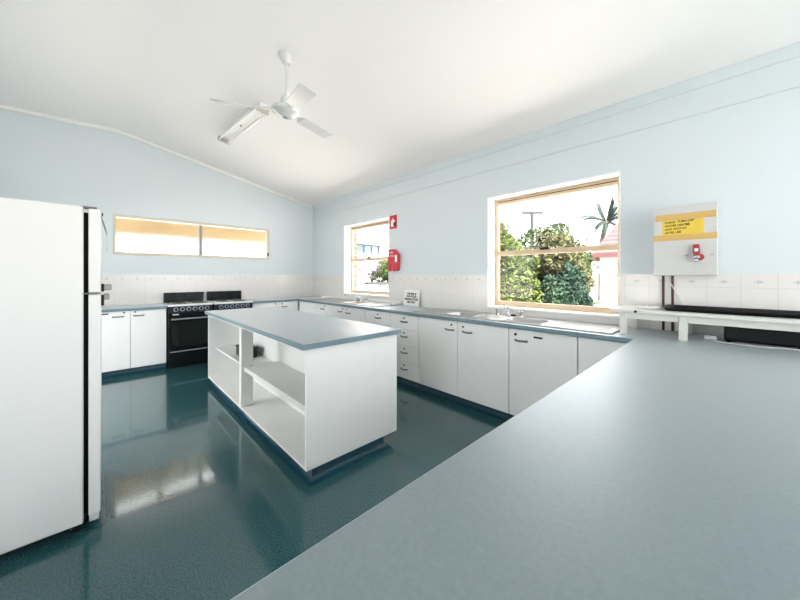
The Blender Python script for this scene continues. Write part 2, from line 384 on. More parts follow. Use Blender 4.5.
# high frosted window in the back wall
r = struct_root('window_3', ((WB[0]+WB[1])/2, YB+0.05, WB[2]))
b = B(); x0, x1, z0, z1 = WB; w = 0.032
box(b, x0, x0+w, YB-0.012, YB+0.10, z0, z1); box(b, x1-w-0.01, x1, YB-0.012, YB+0.10, z0, z1)
box(b, x0+w, x1-w-0.01, YB-0.012, YB+0.10, z1-0.042, z1); box(b, x0+w, x1-w-0.01, YB-0.012, YB+0.10, z0, z0+0.045)
obj('frame', b, 'aluframe', r, bevel=0.004)
b = B(); box(b, 1.165, 1.185, YB+0.0, YB+0.06, z0+0.045, z1-0.042); box(b, 1.205, 1.225, YB+0.02, YB+0.06, z0+0.045, z1-0.042); obj('mullion', b, 'aluframe', r, bevel=0.003)
b = B(); box(b, 1.185, 1.205, YB+0.015, YB+0.05, z0+0.045, z1-0.042); obj('track', b, 'greyplastic', r)
b = B(); box(b, x0+w, 1.165, YB+0.030, YB+0.036, z0+0.045, z1-0.042); obj('pane', b, 'frosted', r, smooth=0)
b = B(); box(b, 1.225, x1-w-0.01, YB+0.044, YB+0.050, z0+0.045, z1-0.042); obj('pane', b, 'frosted', r, smooth=0)
b = B(); box(b, x1-0.036, x1-0.012, YB-0.03, YB-0.012, z0+0.07, z0+0.13); obj('latch', b, 'black', r, bevel=0.004)

# ------------------------------------------------------------------ worktops
BOWLS1 = [(2.76, 3.07, 3.88, 4.28)]
BOWLS2 = [(2.75, 3.06, 1.14, 1.56), (2.75, 3.06, 1.84, 2.20)]
cut = [(x0+0.004, x1-0.004, y0+0.004, y1-0.004) for x0, x1, y0, y1 in BOWLS1+BOWLS2]
def in_top(x, y):
    ok = (XF < x < XR-0.008 and -1.0 < y < YB-0.008) or (1.842 < x < XR-0.008 and YF < y < YB-0.008) or (-0.3 < x < XR-0.008 and -0.5 < y < YP)
    return ok and not any(c[0] < x < c[1] and c[2] < y < c[3] for c in cut)
xs = sorted({-0.3, 1.842, XF, XR-0.008, *[c[0] for c in cut], *[c[1] for c in cut]})
ys = sorted({-1.0, -0.5, YP, YF, YB-0.008, *[c[2] for c in cut], *[c[3] for c in cut]})
def top_finish(o):
    """front edging strip in its own colour: faces that look sideways use the second material"""
    for p in o.data.polygons:
        if abs(p.normal.z) < 0.5: p.material_index = 1
    return o
b = B(); slab(b, xs, ys, in_top, lambda u, v, t: (u, v, t), TOP-TH, TOP)
tag(top_finish(obj('worktop', b, ['laminate', 'edge'], bevel=0.004, loc=(XF, 0, TOP-TH))), 'long blue-grey laminate worktop running under both windows and round into the foreground', 'worktop')
b = B(); box(b, XL, 0.668, YF, YB-0.008, TOP-TH, TOP)
tag(top_finish(obj('worktop', b, ['laminate', 'edge'], bevel=0.004, loc=(0, YF, TOP-TH))), 'short blue-grey worktop between the refrigerator and the cookers', 'worktop')

# ------------------------------------------------------------------ cabinets
FR = lambda u, w, z: (XD+w, u, z)          # right run: u = Y, w = depth behind the door face
FB = lambda u, w, z: (u, YD+w, z)          # back run: u = X
def lbox(bm, fm, u0, u1, w0, w1, z0, z1):
    p, q = fm(u0, w0, z0), fm(u1, w1, z1); return box(bm, p[0], q[0], p[1], q[1], z0, z1)
def pull(parent, fm, u, z, wd=0.105):
    """bow handle"""
    bm = B(); n = 12
    P = [fm(u - wd/2 + wd*i/n, -0.003 - 0.024*math.sin(PI*i/n)**0.6, z) for i in range(n+1)]
    tube(bm, P, 0.0085, 8)
    for s in (-1, 1):
        c = fm(u + s*wd/2*0.96, -0.003, z)
        lathe(bm, [(0.010, -0.003), (0.010, 0.004), (0.007, 0.008)], c, 12, Vector(fm(0, -1, 0)) - Vector(fm(0, 0, 0)))
    return obj('handle', bm, 'handle', parent)
def lock(parent, fm, u, z, r=0.011):
    bm = B(); ax = Vector(fm(0, -1, 0)) - Vector(fm(0, 0, 0))
    lathe(bm, [(r, -0.002), (r, 0.006), (r*0.8, 0.008), (r*0.8, 0.007), (0, 0.007)], fm(u, 0, z), 16, ax)
    lbox(bm, fm, u-0.0018, u+0.0018, -0.0085, -0.006, z-0.007, z+0.007)
    return obj('lock', bm, 'lock', parent)
ZB, ZT = 0.085, TOP-TH-0.001
def carcass(t, fm, u0, u1, depth=0.545, w0=0.019):
    bm = B(); e = 0.016
    lbox(bm, fm, u0+0.001, u0+e, w0, depth, ZB, ZT); lbox(bm, fm, u1-e, u1-0.001, w0, depth, ZB, ZT)
    lbox(bm, fm, u0+e, u1-e, w0, depth, ZB, ZB+e); lbox(bm, fm, u0+e, u1-e, depth-0.008, depth, ZB+e, ZT)
    return obj('body', bm, 'carcass', t)
def kick(t, fm, u0, u1, rec=0.055):
    """coved vinyl toe kick: upright with a flare on to the floor"""
    bm = B()
    prof = [(rec, ZB), (rec, 0.045), (rec-0.008, 0.022), (rec-0.022, 0.008), (rec-0.045, 0.002), (rec-0.045, 0.0), (rec+0.02, 0.0), (rec+0.02, ZB)]
    A = [bm.verts.new(fm(u0, w, z)) for w, z in prof]; C = [bm.verts.new(fm(u1, w, z)) for w, z in prof]
    n = len(prof); bm.faces.new(A); bm.faces.new(C[::-1])
    for i in range(n): bm.faces.new((A[i], A[(i+1) % n], C[(i+1) % n], C[i]))
    return obj('toe_kick', bm, 'kick', t, smooth=60)
def front(t, fm, u0, u1, z0=ZB, z1=ZT-0.006, name='door'):
    bm = B(); lbox(bm, fm, u0+0.002, u1-0.002, 0.0, 0.018, z0, z1)
    return obj(name, bm, 'door', t, bevel=0.0015)
def screw(parent, fm, u, z):
    bm = B(); lathe(bm, [(0.006, -0.001), (0.006, 0.004), (0.003, 0.006)], fm(u, 0, z), 10, Vector(fm(0, -1, 0)) - Vector(fm(0, 0, 0))); return obj('button', bm, 'lock', parent)
def slot(parent, fm, u, z, w=0.075):
    bm = B(); lbox(bm, fm, u-w/2, u+w/2, -0.004, 0.001, z-0.008, z+0.008); return obj('label_plate', bm, 'black', parent, bevel=0.002)

# right-hand run, from the far corner to the foreground
t = thing('base_cabinet', 'white three-door cupboard under the far sink', 'cabinet', (XD, 4.33, 0))
carcass(t, FR, 3.512, 5.15); kick(t, FR, 3.512, 5.54)
d = front(t, FR, 4.575, 5.15); pull(d, FR, 4.685, 0.78); lock(d, FR, 4.62, 0.83); screw(d, FR, 4.905, 0.787)
d = front(t, FR, 4.03, 4.575); pull(d, FR, 4.153, 0.78); lock(d, FR, 4.083, 0.827); screw(d, FR, 4.36, 0.782)
d = front(t, FR, 3.512, 4.03); pull(d, FR, 3.935, 0.776); lock(d, FR, 3.975, 0.825)
front(t, FR, 5.15, 5.54, name='filler_panel')
zs = [ZB, 0.284, 0.484, 0.678, ZT-0.006]
for u0, u1, uh, lab in ((2.985, 3.508, 3.235, 'white four-drawer unit partly hidden behind the island, nearer the far window'),
                        (2.494, 2.981, 2.735, 'white four-drawer unit beside the wide double-door cupboard, right of island')):
    t = thing('drawer_unit', lab, 'drawer unit', (XD, (u0+u1)/2, 0), 'drawer units')
    carcass(t, FR, u0, u1); kick(t, FR, u0-0.002, u1+0.002)
    for k in range(4):
        d = front(t, FR, u0, u1, zs[k]+0.002, zs[k+1]-0.002, 'drawer')
        zt = zs[k+1]; pull(d, FR, uh, zt-0.085); lock(d, FR, uh, zt-0.040)
t = thing('base_cabinet', 'white double-door cupboard below the left drainer of near window sink', 'cabinet', (XD, 1.93, 0))
carcass(t, FR, 1.384, 2.49); kick(t, FR, 1.384, 2.49)
d = front(t, FR, 1.948, 2.49); pull(d, FR, 2.046, 0.764); lock(d, FR, 2.022, 0.816)
d = front(t, FR, 1.384, 1.948); pull(d, FR, 1.827, 0.763); lock(d, FR, 1.875, 0.812)
t = thing('base_cabinet', 'white single-door cupboard with a small black plate, under near window', 'cabinet', (XD, 1.1, 0))
carcass(t, FR, 0.818, 1.38); kick(t, FR, 0.818, 1.38)
d = front(t, FR, 0.818, 1.38); pull(d, FR, 1.267, 0.762); lock(d, FR, 1.318, 0.812, 0.013); slot(d, FR, 1.12, 0.808)
t = thing('base_cabinet', 'white blank-fronted corner cupboard where worktop turns to the foreground', 'cabinet', (XD, 0.64, 0))
carcass(t, FR, 0.47, 0.814); kick(t, FR, 0.47, 0.814); front(t, FR, 0.47, 0.814, name='front_panel')
# peninsula base
t = thing('base_cabinet', 'white cupboard base carrying the foreground worktop', 'cabinet', (1.2, 0.2, 0))
FPn = lambda u, w, z: (u, YP-0.026-w, z)
carcass(t, FPn, -0.27, 2.66, 0.7)
kick(t, FPn, -0.27, 2.66)
for k in range(5):
    u0 = -0.27 + k*0.586; d = front(t, FPn, u0, u0+0.586); pull(d, FPn, u0+0.48, 0.77); lock(d, FPn, u0+0.53, 0.82)
# back run
t = thing('base_cabinet', 'white double-door cupboard left of the black cookers', 'cabinet', (0.27, YD, 0))
carcass(t, FB, XL+0.002, 0.664); kick(t, FB, XL+0.002, 0.664)
d = front(t, FB, -0.14, 0.272); pull(d, FB, 0.146, 0.789); lock(d, FB, 0.206, 0.838); slot(d, FB, 0.01, 0.832, 0.09)
d = front(t, FB, 0.272, 0.664); pull(d, FB, 0.359, 0.790); lock(d, FB, 0.322, 0.84)
front(t, FB, XL+0.002, -0.14, name='filler_panel')
t = thing('base_cabinet', 'white double-door cupboard in the far corner right of the cookers', 'cabinet', (2.25, YD, 0))
carcass(t, FB, 1.846, 2.655); kick(t, FB, 1.846, 2.655)
d = front(t, FB, 1.846, 2.30); lock(d, FB, 2.226, 0.831); pull(d, FB, 2.19, 0.776)
d = front(t, FB, 2.30, 2.655); lock(d, FB, 2.343, 0.826); pull(d, FB, 2.389, 0.776)

# ------------------------------------------------------------------ island
t = thing('kitchen_island', 'white open-shelved island with blue-grey top in the middle of the floor', 'island', (1.33, 3.13, 0))
b = B(); box(b, 0.905, 1.752, 1.83, 4.43, TOP-TH, TOP); top_finish(obj('island_top', b, ['laminate', 'edge'], t, bevel=0.004))
IX0, IX1, IY0, IY1 = 0.938, 1.722, 1.856, 4.41; XBk = 1.285; e = 0.02
b = B(); box(b, IX0, IX1, IY0, IY0+e, ZB, ZT); obj('end_panel', b, 'door', t, bevel=0.0015)
b = B(); box(b, IX0, IX1, IY1-e, IY1, ZB, ZT); obj('end_panel', b, 'door', t, bevel=0.0015)
b = B(); box(b, IX0, IX0+0.105, 3.14, 3.205, ZB+0.02, ZT); obj('divider', b, 'carcass', t, bevel=0.0015)
b = B(); box(b, XBk, XBk+0.016, IY0+e, IY1-e, ZB+0.02, ZT); obj('back_panel', b, 'carcass', t)
b = B(); box(b, IX0+0.001, IX1-0.02, IY0+e, IY1-e, ZB, ZB+0.02); obj('bottom_shelf', b, 'carcass', t)
b = B(); box(b, IX0+0.024, XBk, IY0+e, 3.14, 0.437, 0.475); obj('shelf', b, 'carcass', t, bevel=0.002)
b = B(); box(b, IX0+0.078, XBk, 3.205, IY1-e, 0.425, 0.445); obj('shelf', b, 'carcass', t, bevel=0.002)
b = B(); box(b, IX0, IX0+0.018, IY0+e, IY1-e, ZT-0.022, ZT); obj('top_rail', b, 'door', t, bevel=0.001)
for u0, u1 in ((IY0+e, 2.70), (2.70, 3.54), (3.54, IY1-e)):
    b = B(); box(b, IX1-0.018, IX1, u0+0.002, u1-0.002, ZB, ZT-0.004); d = obj('door', b, 'door', t, bevel=0.0015)
    FI = lambda u, w, z: (IX1-w, u, z)
    pull(d, FI, u1-0.1, 0.78); lock(d, FI, u1-0.05, 0.83)
b = B()   # coved vinyl plinth
kx0, kx1, ky0, ky1 = IX0+0.045, 1.59, IY0+0.010, IY1-0.03
pr = [(0, ZB), (0, 0.045), (0.008, 0.022), (0.022, 0.008), (0.042, 0.002), (0.042, 0)]
rings = [[b.verts.new(p) for p in ((kx0-o, ky0-o, z), (kx1+o, ky0-o, z), (kx1+o, ky1+o, z), (kx0-o, ky1+o, z))] for o, z in pr]
for i in range(len(rings)-1):
    for k in range(4): b.faces.new((rings[i][k], rings[i][(k+1) % 4], rings[i+1][(k+1) % 4], rings[i+1][k]))
b.faces.new(rings[0]); b.faces.new(rings[-1])
obj('plinth', b, 'kick', t, smooth=60)
# dark case on its shelf, behind the divider
t = thing('storage_case', 'small black case on the island shelf behind its divider', 'case', (1.15, 3.67, 0.445))
b = B(); box(b, 1.08, 1.22, 3.53, 3.81, 0.449, 0.530); obj('body', b, 'black', t, bevel=0.012, seg=3)
b = B(); box(b, 1.075, 1.225, 3.525, 3.815, 0.532, 0.562); obj('lid', b, 'black', t, bevel=0.012, seg=3)
for yy in (3.56, 3.78):
    b = B(); box(b, 1.09, 1.21, yy-0.012, yy+0.012, 0.4452, 0.450); obj('foot_strip', b, 'gasket', t)

# ------------------------------------------------------------------ cookers
def cooker():
    x0, x1, y0, y1 = 0.678, 1.238, 5.51, 6.095
    t = thing('cooker', 'left black cooker, its whole oven door in view', 'cooker', ((x0+x1)/2, y0, 0), 'black cookers')
    b = B(); box(b, x0, x1, y0+0.03, y1, 0.0, 0.885); obj('body', b, 'stove', t, bevel=0.004)
    b = B(); box(b, x0-0.004, x1+0.004, y0-0.006, y1, 0.886, 0.912); obj('hob', b, 'enamel', t, bevel=0.006, seg=3)
    b = B(); prism(b, [(y0+0.03, 0.885), (y0-0.004, 0.882), (y0+0.006, 0.785), (y0+0.03, 0.785)], 0, x0+0.002, x1-0.002); p = obj('control_panel', b, 'panel', t, bevel=0.002)
    for k in range(6):
        kx = x0 + 0.09 + k*0.078; ky = y0-0.0005; kz = 0.842
        ax = Vector((0, -1, 0.1))
        b = B(); lathe(b, [(0.030, -0.004), (0.030, 0.004), (0.026, 0.006)], (kx, ky, kz), 20, ax); kr = obj('dial_plate', b, 'knobring', p)
        b = B(); lathe(b, [(0.021, 0.0), (0.019, 0.022), (0.015, 0.025), (0, 0.025)], (kx, ky, kz), 20, ax); box(b, kx-0.005, kx+0.005, ky-0.034, ky-0.01, kz-0.019, kz+0.019); obj('knob', b, 'black', p)
    b = B(); box(b, x0+0.002, x1-0.002, y0+0.006, y0+0.03, 0.735, 0.785); s = obj('vent_strip', b, 'stove', t, bevel=0.003)
    b = B(); box(b, x0+0.05, x0+0.125, y0+0.003, y0+0.007, 0.763, 0.776); obj('badge', b, 'signwhite', s)
    b = B(); box(b, x0+0.004, x1-0.004, y0, y0+0.028, 0.255, 0.732); d = obj('oven_door', b, 'stove', t, bevel=0.004)
    b = B(); box(b, x0+0.045, x1-0.045, y0-0.003, y0+0.002, 0.30, 0.665); obj('oven_glass', b, 'ovenglass', d, bevel=0.002)
    b = B(); tube(b, [(x0+0.03, y0-0.032, 0.705), (x1-0.03, y0-0.032, 0.705)], 0.010, 10)
    for xx in (x0+0.05, x1-0.05): box(b, xx-0.010, xx+0.010, y0-0.03, y0+0.002, 0.697, 0.713)
    obj('door_handle', b, 'greyplastic', d)
    b = B(); box(b, x0+0.004, x1-0.004, y0+0.002, y0+0.028, 0.055, 0.248); dr = obj('drawer', b, 'stove', t, bevel=0.004)
    b = B(); box(b, x0+0.02, x1-0.02, y0-0.006, y0+0.004, 0.228, 0.240); obj('drawer_lip', b, 'greyplastic', dr, bevel=0.002)
    b = B(); box(b, x0+0.01, x1-0.01, y1-0.035, y1-0.005, 0.905, 1.065); g = obj('back_guard', b, 'stove', t, bevel=0.004)
    for i, (hx, hy, r) in enumerate(((x0+0.15, y0+0.15, 0.075), (x1-0.15, y0+0.15, 0.092), (x0+0.15, y0+0.40, 0.092), (x1-0.15, y0+0.40, 0.075))):
        b = B(); lathe(b, [(r+0.012, 0.0), (r+0.012, 0.004), (r, 0.005), (r, 0.012), (r*0.94, 0.014), (r*0.3, 0.014), (r*0.28, 0.011), (0, 0.011)], (hx, hy, 0.910), 32); h = obj('hotplate', b, 'hotplate', t)
        b = B(); lathe(b, [(r+0.010, 0.003), (r+0.018, 0.003), (r+0.018, 0.006), (r+0.010, 0.006)], (hx, hy, 0.910), 32); obj('trim_ring', b, 'chrome', h)
    for xx in (x0+0.05, x1-0.05):
        pass
    return t
c1 = cooker()
c2 = copy_tree(c1); c2.location.x += 0.584
c2['label'] = 'right black cooker, mostly behind the island worktop'

# ------------------------------------------------------------------ sinks
def bowl_bm(x0, x1, y0, y1, depth, z=0.904):
    bm = B(); n = 6; rc = 0.05
    def ring(ins, zz, rr):
        out = []
        for cx, cy, a0 in ((x1-ins-rr, y1-ins-rr, 0), (x0+ins+rr, y1-ins-rr, PI/2), (x0+ins+rr, y0+ins+rr, PI), (x1-ins-rr, y0+ins+rr, 1.5*PI)):
            for k in range(n+1):
                a = a0 + PI/2*k/n; out.append(bm.verts.new((cx+rr*math.cos(a), cy+rr*math.sin(a), zz)))
        return out
    R = [ring(0.006, z-0.04, rc), ring(0.0062, z, rc), ring(-0.004+0.0, z+0.0035, rc), ring(0.008, z+0.003, rc), ring(0.014, z-0.01, rc), ring(0.03, z-depth+0.03, rc), ring(0.06, z-depth, rc*0.8)]
    R = R[2:]
    for i in range(len(R)-1):
        m = len(R[i])
        for k in range(m): bm.faces.new((R[i][k], R[i][(k+1) % m], R[i+1][(k+1) % m], R[i+1][k]))
    bm.faces.new(R[-1])
    return bm
def sink(name, label, ext, bowls, drainers, loc):
    x0, x1, y0, y1 = ext
    t = thing(name, label, 'sink', loc)
    b = B()
    us = sorted({x0, x1, *[w[0] for w in bowls], *[w[1] for w in bowls]}); vs = sorted({y0, y1, *[w[2] for w in bowls], *[w[3] for w in bowls]})
    slab(b, us, vs, lambda x, y: not any(w[0] < x < w[1] and w[2] < y < w[3] for w in bowls), lambda u, v, q: (u, v, q), 0.9005, 0.906)
    obj('deck', b, 'steel', t, bevel=0.002)
    b = B()   # rolled rim round the edge
    for a in ((x0, x0+0.012, y0, y1), (x1-0.012, x1, y0, y1), (x0+0.012, x1-0.012, y0, y0+0.012), (x0+0.012, x1-0.012, y1-0.012, y1)): box(b, *a, 0.905, 0.911)
    obj('rim', b, 'steel', t, bevel=0.0025)
    for w in bowls:
        o = obj('bowl', bowl_bm(*w, 0.155), 'steel', t, smooth=60); sm = o.modifiers.new('Solidify', 'SOLIDIFY'); sm.thickness = 0.002; sm.offset = -1
        cx, cy = (w[0]+w[1])/2, (w[2]+w[3])/2
        b = B(); lathe(b, [(0.032, 0.0), (0.032, 0.003), (0.024, 0.004), (0.020, 0.001), (0, 0.001)], (cx, cy, 0.904-0.155+0.0005), 20); obj('waste', b, 'chrome', o)
    for (da, db) in drainers:
        b = B(); k = x0+0.06
        while k < x1-0.09:
            box(b, k, k+0.010, da, db, 0.905, 0.9085); k += 0.038
        obj('drainer', b, 'steel', t, bevel=0.001)
    return t
def tap_handle(t, x, y, z=0.906, cross=True):
    b = B(); lathe(b, [(0.024, 0), (0.022, 0.008), (0.012, 0.014), (0.011, 0.040), (0.014, 0.044), (0.014, 0.060), (0.006, 0.068), (0, 0.068)], (x, y, z), 18)
    if cross:
        for a in (0.5, 0.5+PI/2):
            dx, dy = math.cos(a)*0.030, math.sin(a)*0.030
            tube(b, [(x-dx, y-dy, z+0.053), (x+dx, y+dy, z+0.053)], 0.0055, 8)
    return obj('tap_handle', b, 'chrome', t)
s1 = sink('sink_bench', 'stainless sink unit below the far window', (2.70, 3.20, 3.36, 5.30), BOWLS1, [(3.42, 3.83), (4.33, 5.22)], (2.95, 4.3, 0.9))
b = B(); box(b, 3.195, 3.207, 3.36, 5.30, 0.905, 0.952); box(b, 2.98, 3.196, 5.288, 5.30, 0.905, 0.950); box(b, 3.02, 3.196, 3.36, 3.372, 0.905, 0.945); obj('splash_lip', b, 'enamel', s1, bevel=0.003)
tap_handle(s1, 3.13, 4.36); tap_handle(s1, 3.13, 4.10)
b = B(); lathe(b, [(0.026, 0), (0.024, 0.01), (0.015, 0.016), (0.014, 0.05), (0.011, 0.054), (0, 0.054)], (3.12, 4.23, 0.906), 18)
tube(b, [(3.12, 4.23, 0.95), (3.12, 4.24, 0.972), (3.105, 4.27, 0.986), (3.06, 4.36, 1.003), (3.01, 4.46, 1.018), (2.995, 4.49, 1.020), (2.985, 4.51, 1.012), (2.982, 4.517, 0.99)], 0.0085, 10); obj('tap_spout', b, 'chrome', s1)
s2 = sink('sink_bench', 'stainless double-bowl sink unit below the near window', (2.70, 3.19, 0.60, 2.64), BOWLS2, [(0.66, 1.08), (2.26, 2.56)], (2.95, 1.6, 0.9))
tap_handle(s2, 3.12, 1.755); tap_handle(s2, 3.12, 1.485)
b = B(); lathe(b, [(0.026, 0), (0.024, 0.01), (0.016, 0.016), (0.016, 0.055), (0.012, 0.06), (0, 0.06)], (3.12, 1.63, 0.906), 18)
tube(b, [(3.12, 1.63, 0.955), (3.12, 1.63, 1.0), (3.112, 1.628, 1.012), (3.09, 1.62, 1.014), (3.02, 1.60, 1.008), (2.98, 1.59, 1.003), (2.972, 1.588, 0.996), (2.97, 1.588, 0.98)], 0.009, 10); obj('tap_spout', b, 'chrome', s2)
def plug(x, y, label):
    b = B(); lathe(b, [(0.026, 0), (0.030, 0.010), (0.026, 0.016), (0.008, 0.017), (0.007, 0.024), (0, 0.025)], (x, y, 0.9115), 20)
    tag(obj('sink_plug', b, 'black', loc=(x, y, 0.9115)), label, 'plug')
plug(3.10, 1.56, 'black rubber plug between the taps of near sink'); plug(3.13, 4.30, 'black rubber plug beside the tap of far sink')

# white board leaning by the tiles with four printed lines
t = thing('notice_board', 'small white printed notice leaning on tiles right of far window', 'sign', (3.2, 3.1, 0.9))
tilt = 0.020/0.225
def FS(x, y, tt): return (3.205 - 0.012 - tt + (y)*tilt*0.9, 3.13 - x, 0.9015 + 0.113 + y)
b = B(); v = []
for tt in (0.0, 0.008):
    v.append([b.verts.new(FS(x, y, tt)) for x, y in ((-0.150, -0.112), (0.150, -0.112), (0.150, 0.112), (-0.150, 0.112))])
b.faces.new(v[0]); b.faces.new(v[1]); 
for k in range(4): b.faces.new((v[0][k], v[0][(k+1) % 4], v[1][(k+1) % 4], v[1][k]))
obj('board', b, 'signwhite', t, bevel=0.001)
bb = None
for i, (s, sz, dy) in enumerate((('THIS SINK IS', 0.034, 0.058), ('FOR FOOD', 0.040, 0.020), ('PREPARATION', 0.040, -0.020), ('USE ONLY', 0.036, -0.060))):
    bm = text_bm(s, sz, lambda x, y, q, dy=dy: FS(x, y+dy, 0.0082+q), bold=0.0022)
    obj('lettering', bm, 'ink', t, smooth=0)

# ------------------------------------------------------------------ fire sign and fire blanket
t = thing('safety_sign', 'small red square sign with a white flame symbol beside far window', 'sign', (XR-0.003, 3.568, 2.155))
FW = lambda x, y, q: (XR-0.003-q, 3.568-x, 2.155+y)
b = B(); box(b, XR-0.0055, XR, 3.488, 3.648, 2.052, 2.258); obj('plate', b, 'signred', t, bevel=0.0005)
b = B(); pts = [(-0.045,-0.07),(0.02,-0.07),(0.045,-0.03),(0.04,0.0),(0.025,0.035),(0.015,0.01),(0.0,0.07),(-0.02,0.03),(-0.03,0.045),(-0.05,0.005),(-0.055,-0.035)]
A = [b.verts.new(FW(x, y, 0.0025)) for x, y in pts]; C = [b.verts.new(FW(x, y, 0.0038)) for x, y in pts]; b.faces.new(A); b.faces.new(C)
for k in range(len(pts)): b.faces.new((A[k], A[(k+1) % len(pts)], C[(k+1) % len(pts)], C[k]))
obj('flame_symbol', b, 'signwhite', t)
b = B(); box(b, XR-0.0078, XR-0.0055, 3.500, 3.560, 2.09, 2.15); obj('blanket_symbol', b, 'ink', t)
t = thing('fire_blanket', 'red fire blanket pouch on wall between far window and tiles', 'fire blanket', (XR, 3.55, 1.57))
pl = [(3.635, 1.405), (3.435, 1.405), (3.415, 1.425), (3.405, 1.655), (3.495, 1.733), (3.640, 1.735), (3.640, 1.415)]
b = B(); prism(b, pl, 0, XR-0.055, XR-0.001); obj('pouch', b, 'red', t, bevel=0.012, seg=3)
FBk = lambda x, y, q: (XR-0.0553-q, 3.535-x, 1.57+y)
b = B(); box(b, XR-0.057, XR-0.0548, 3.428, 3.473, 1.54, 1.64); obj('label_patch', b, 'signwhite', t)
for s, sz, dx, dy in (('FIRE', 0.045, -0.02, 0.11), ('BLANKET', 0.034, -0.02, 0.06)):
    obj('lettering', text_bm(s, sz, lambda x, y, q, dx=dx, dy=dy: FBk(x+dx, y+dy, q+0.0001)), 'signwhite', t, smooth=0)
for yy in (3.485, 3.58):
    b = B(); box(b, XR-0.0585, XR-0.05, yy-0.012, yy+0.012, 1.395, 1.50); obj('pull_tab', b, 'darkred', t, bevel=0.002)

# ------------------------------------------------------------------ wall water heater with taped notice
t = thing('water_heater', 'white boxy water heater on right wall with yellow taped notice', 'water heater', (XR, 0.24, 1.59))
xb = 3.09
b = B(); box(b, xb+0.012, XR-0.001, 0.072, 0.408, 1.336, 1.842); obj('casing', b, 'heater', t, bevel=0.006)
b = B(); box(b, xb, xb+0.013, 0.066, 0.414, 1.332, 1.848); fc = obj('front_cover', b, 'heater', t, bevel=0.004)
b = B(); box(b, xb-0.0012, xb, 0.134, 0.362, 1.628, 1.758); no = obj('notice', b, 'yellow', t, label='yellow paper notice in handwritten capitals')
for i, (s, w) in enumerate((('PLEASE  TURN OFF', 0.0208), ('WATER HEATER', 0.0208), ('AND SWITCH', 0.0208), ('AFTER USE', 0.0208))):
    bm = text_bm(s, w, lambda x, y, q, i=i: (xb-0.0012-q, 0.347 - x*0.92, 1.727 - i*0.0255 + y + x*0.03), 0.0005, 'LEFT', bold=0.0007); obj('handwriting', bm, 'ink', no, smooth=0)
for z0, z1, y0, y1 in ((1.743, 1.789, 0.074, 0.402), (1.592, 1.636, 0.068, 0.412)):
    b = B(); box(b, xb-0.0026, xb-0.0004, y0, y1, z0, z1); obj('tape_strip', b, 'tape', t, label='tan adhesive tape strip')
b = B(); yy, zz = 0.170, 1.515
prism(b, [(yy+0.022, zz+0.040), (yy-0.012, zz+0.040), (yy-0.018, zz-0.030), (yy-0.022, zz-0.04), (yy+0.018, zz-0.04), (yy+0.022, zz-0.02)], 0, xb-0.030, xb-0.012); tp = obj('tap_lever', b, 'darkred', t, bevel=0.004, label='dark red tap lever')
b = B(); box(b, xb-0.032, xb-0.029, yy-0.008, yy+0.012, zz-0.012, zz+0.010); obj('tap_badge', b, 'signwhite', tp)
b = B(); lathe(b, [(0.024, -0.014), (0.026, -0.006), (0.026, 0.006), (0.022, 0.012), (0, 0.012)], (xb-0.014, yy-0.012, zz-0.052), 20, (-1, 0, 0)); obj('tap_wheel', b, 'darkred', t)
b = B(); box(b, xb-0.034, xb-0.001, yy-0.016, yy+0.020, zz-0.062, zz-0.040); box(b, xb-0.030, xb-0.010, yy-0.010, yy+0.014, zz-0.085, zz-0.062); obj('tap_valve', b, 'chrome', t, bevel=0.004)
for s, y0 in (('OFF', 0.227), ('ON', 0.098)):
    obj('lettering', text_bm(s, 0.016, lambda x, y, q, y0=y0: (xb-0.0003-q, y0-x, 1.478+y), 0.0005), 'darkred', t, smooth=0)
for yy in (0.372, 0.316):
    b = B(); tube(b, [(XR-0.018, yy, 1.345), (XR-0.018, yy, 0.9005)], 0.0085, 10); obj('pipe', b, 'pipe', t, label='dark copper pipe')
b = B(); tube(b, [(XR-0.03, 0.345, 1.34), (XR-0.028, 0.335, 1.29), (XR-0.022, 0.29, 1.19), (XR-0.022, 0.25, 1.11), (XR-0.022, 0.24, 1.02), (XR-0.022, 0.24, 0.903)], 0.0035, 8); obj('power_cord', b, 'cord', t)

# ------------------------------------------------------------------ low bench on the worktop and what stands on it
t = thing('low_bench', 'low white painted bench standing on worktop below the water heater', 'bench', (2.98, 0.1, 0.9))
b = B(); box(b, 2.765, 3.20, -0.62, 0.625, 1.062, 1.086); obj('bench_top', b, 'bench', t, bevel=0.004)
b = B(); box(b, 2.793, 2.813, -0.60, 0.575, 1.018, 1.061); obj('apron', b, 'bench', t, bevel=0.002)
b = B(); box(b, 3.165, 3.185, -0.60, 0.575, 1.018, 1.061); obj('apron', b, 'bench', t, bevel=0.002)
for xx in (2.785, 3.14):
    for yy in (0.528, 0.200, -0.60):
        b = B(); box(b, xx, xx+0.045, yy, yy+0.043, 0.9, 1.0615); obj('leg', b, 'bench', t, bevel=0.002)
b = B(); lathe(b, [(0.009, -0.001), (0.009, 0.006), (0.004, 0.008)], (2.765, 0.472, 1.074), 12, (-1, 0, 0)); obj('knob', b, 'black', t)
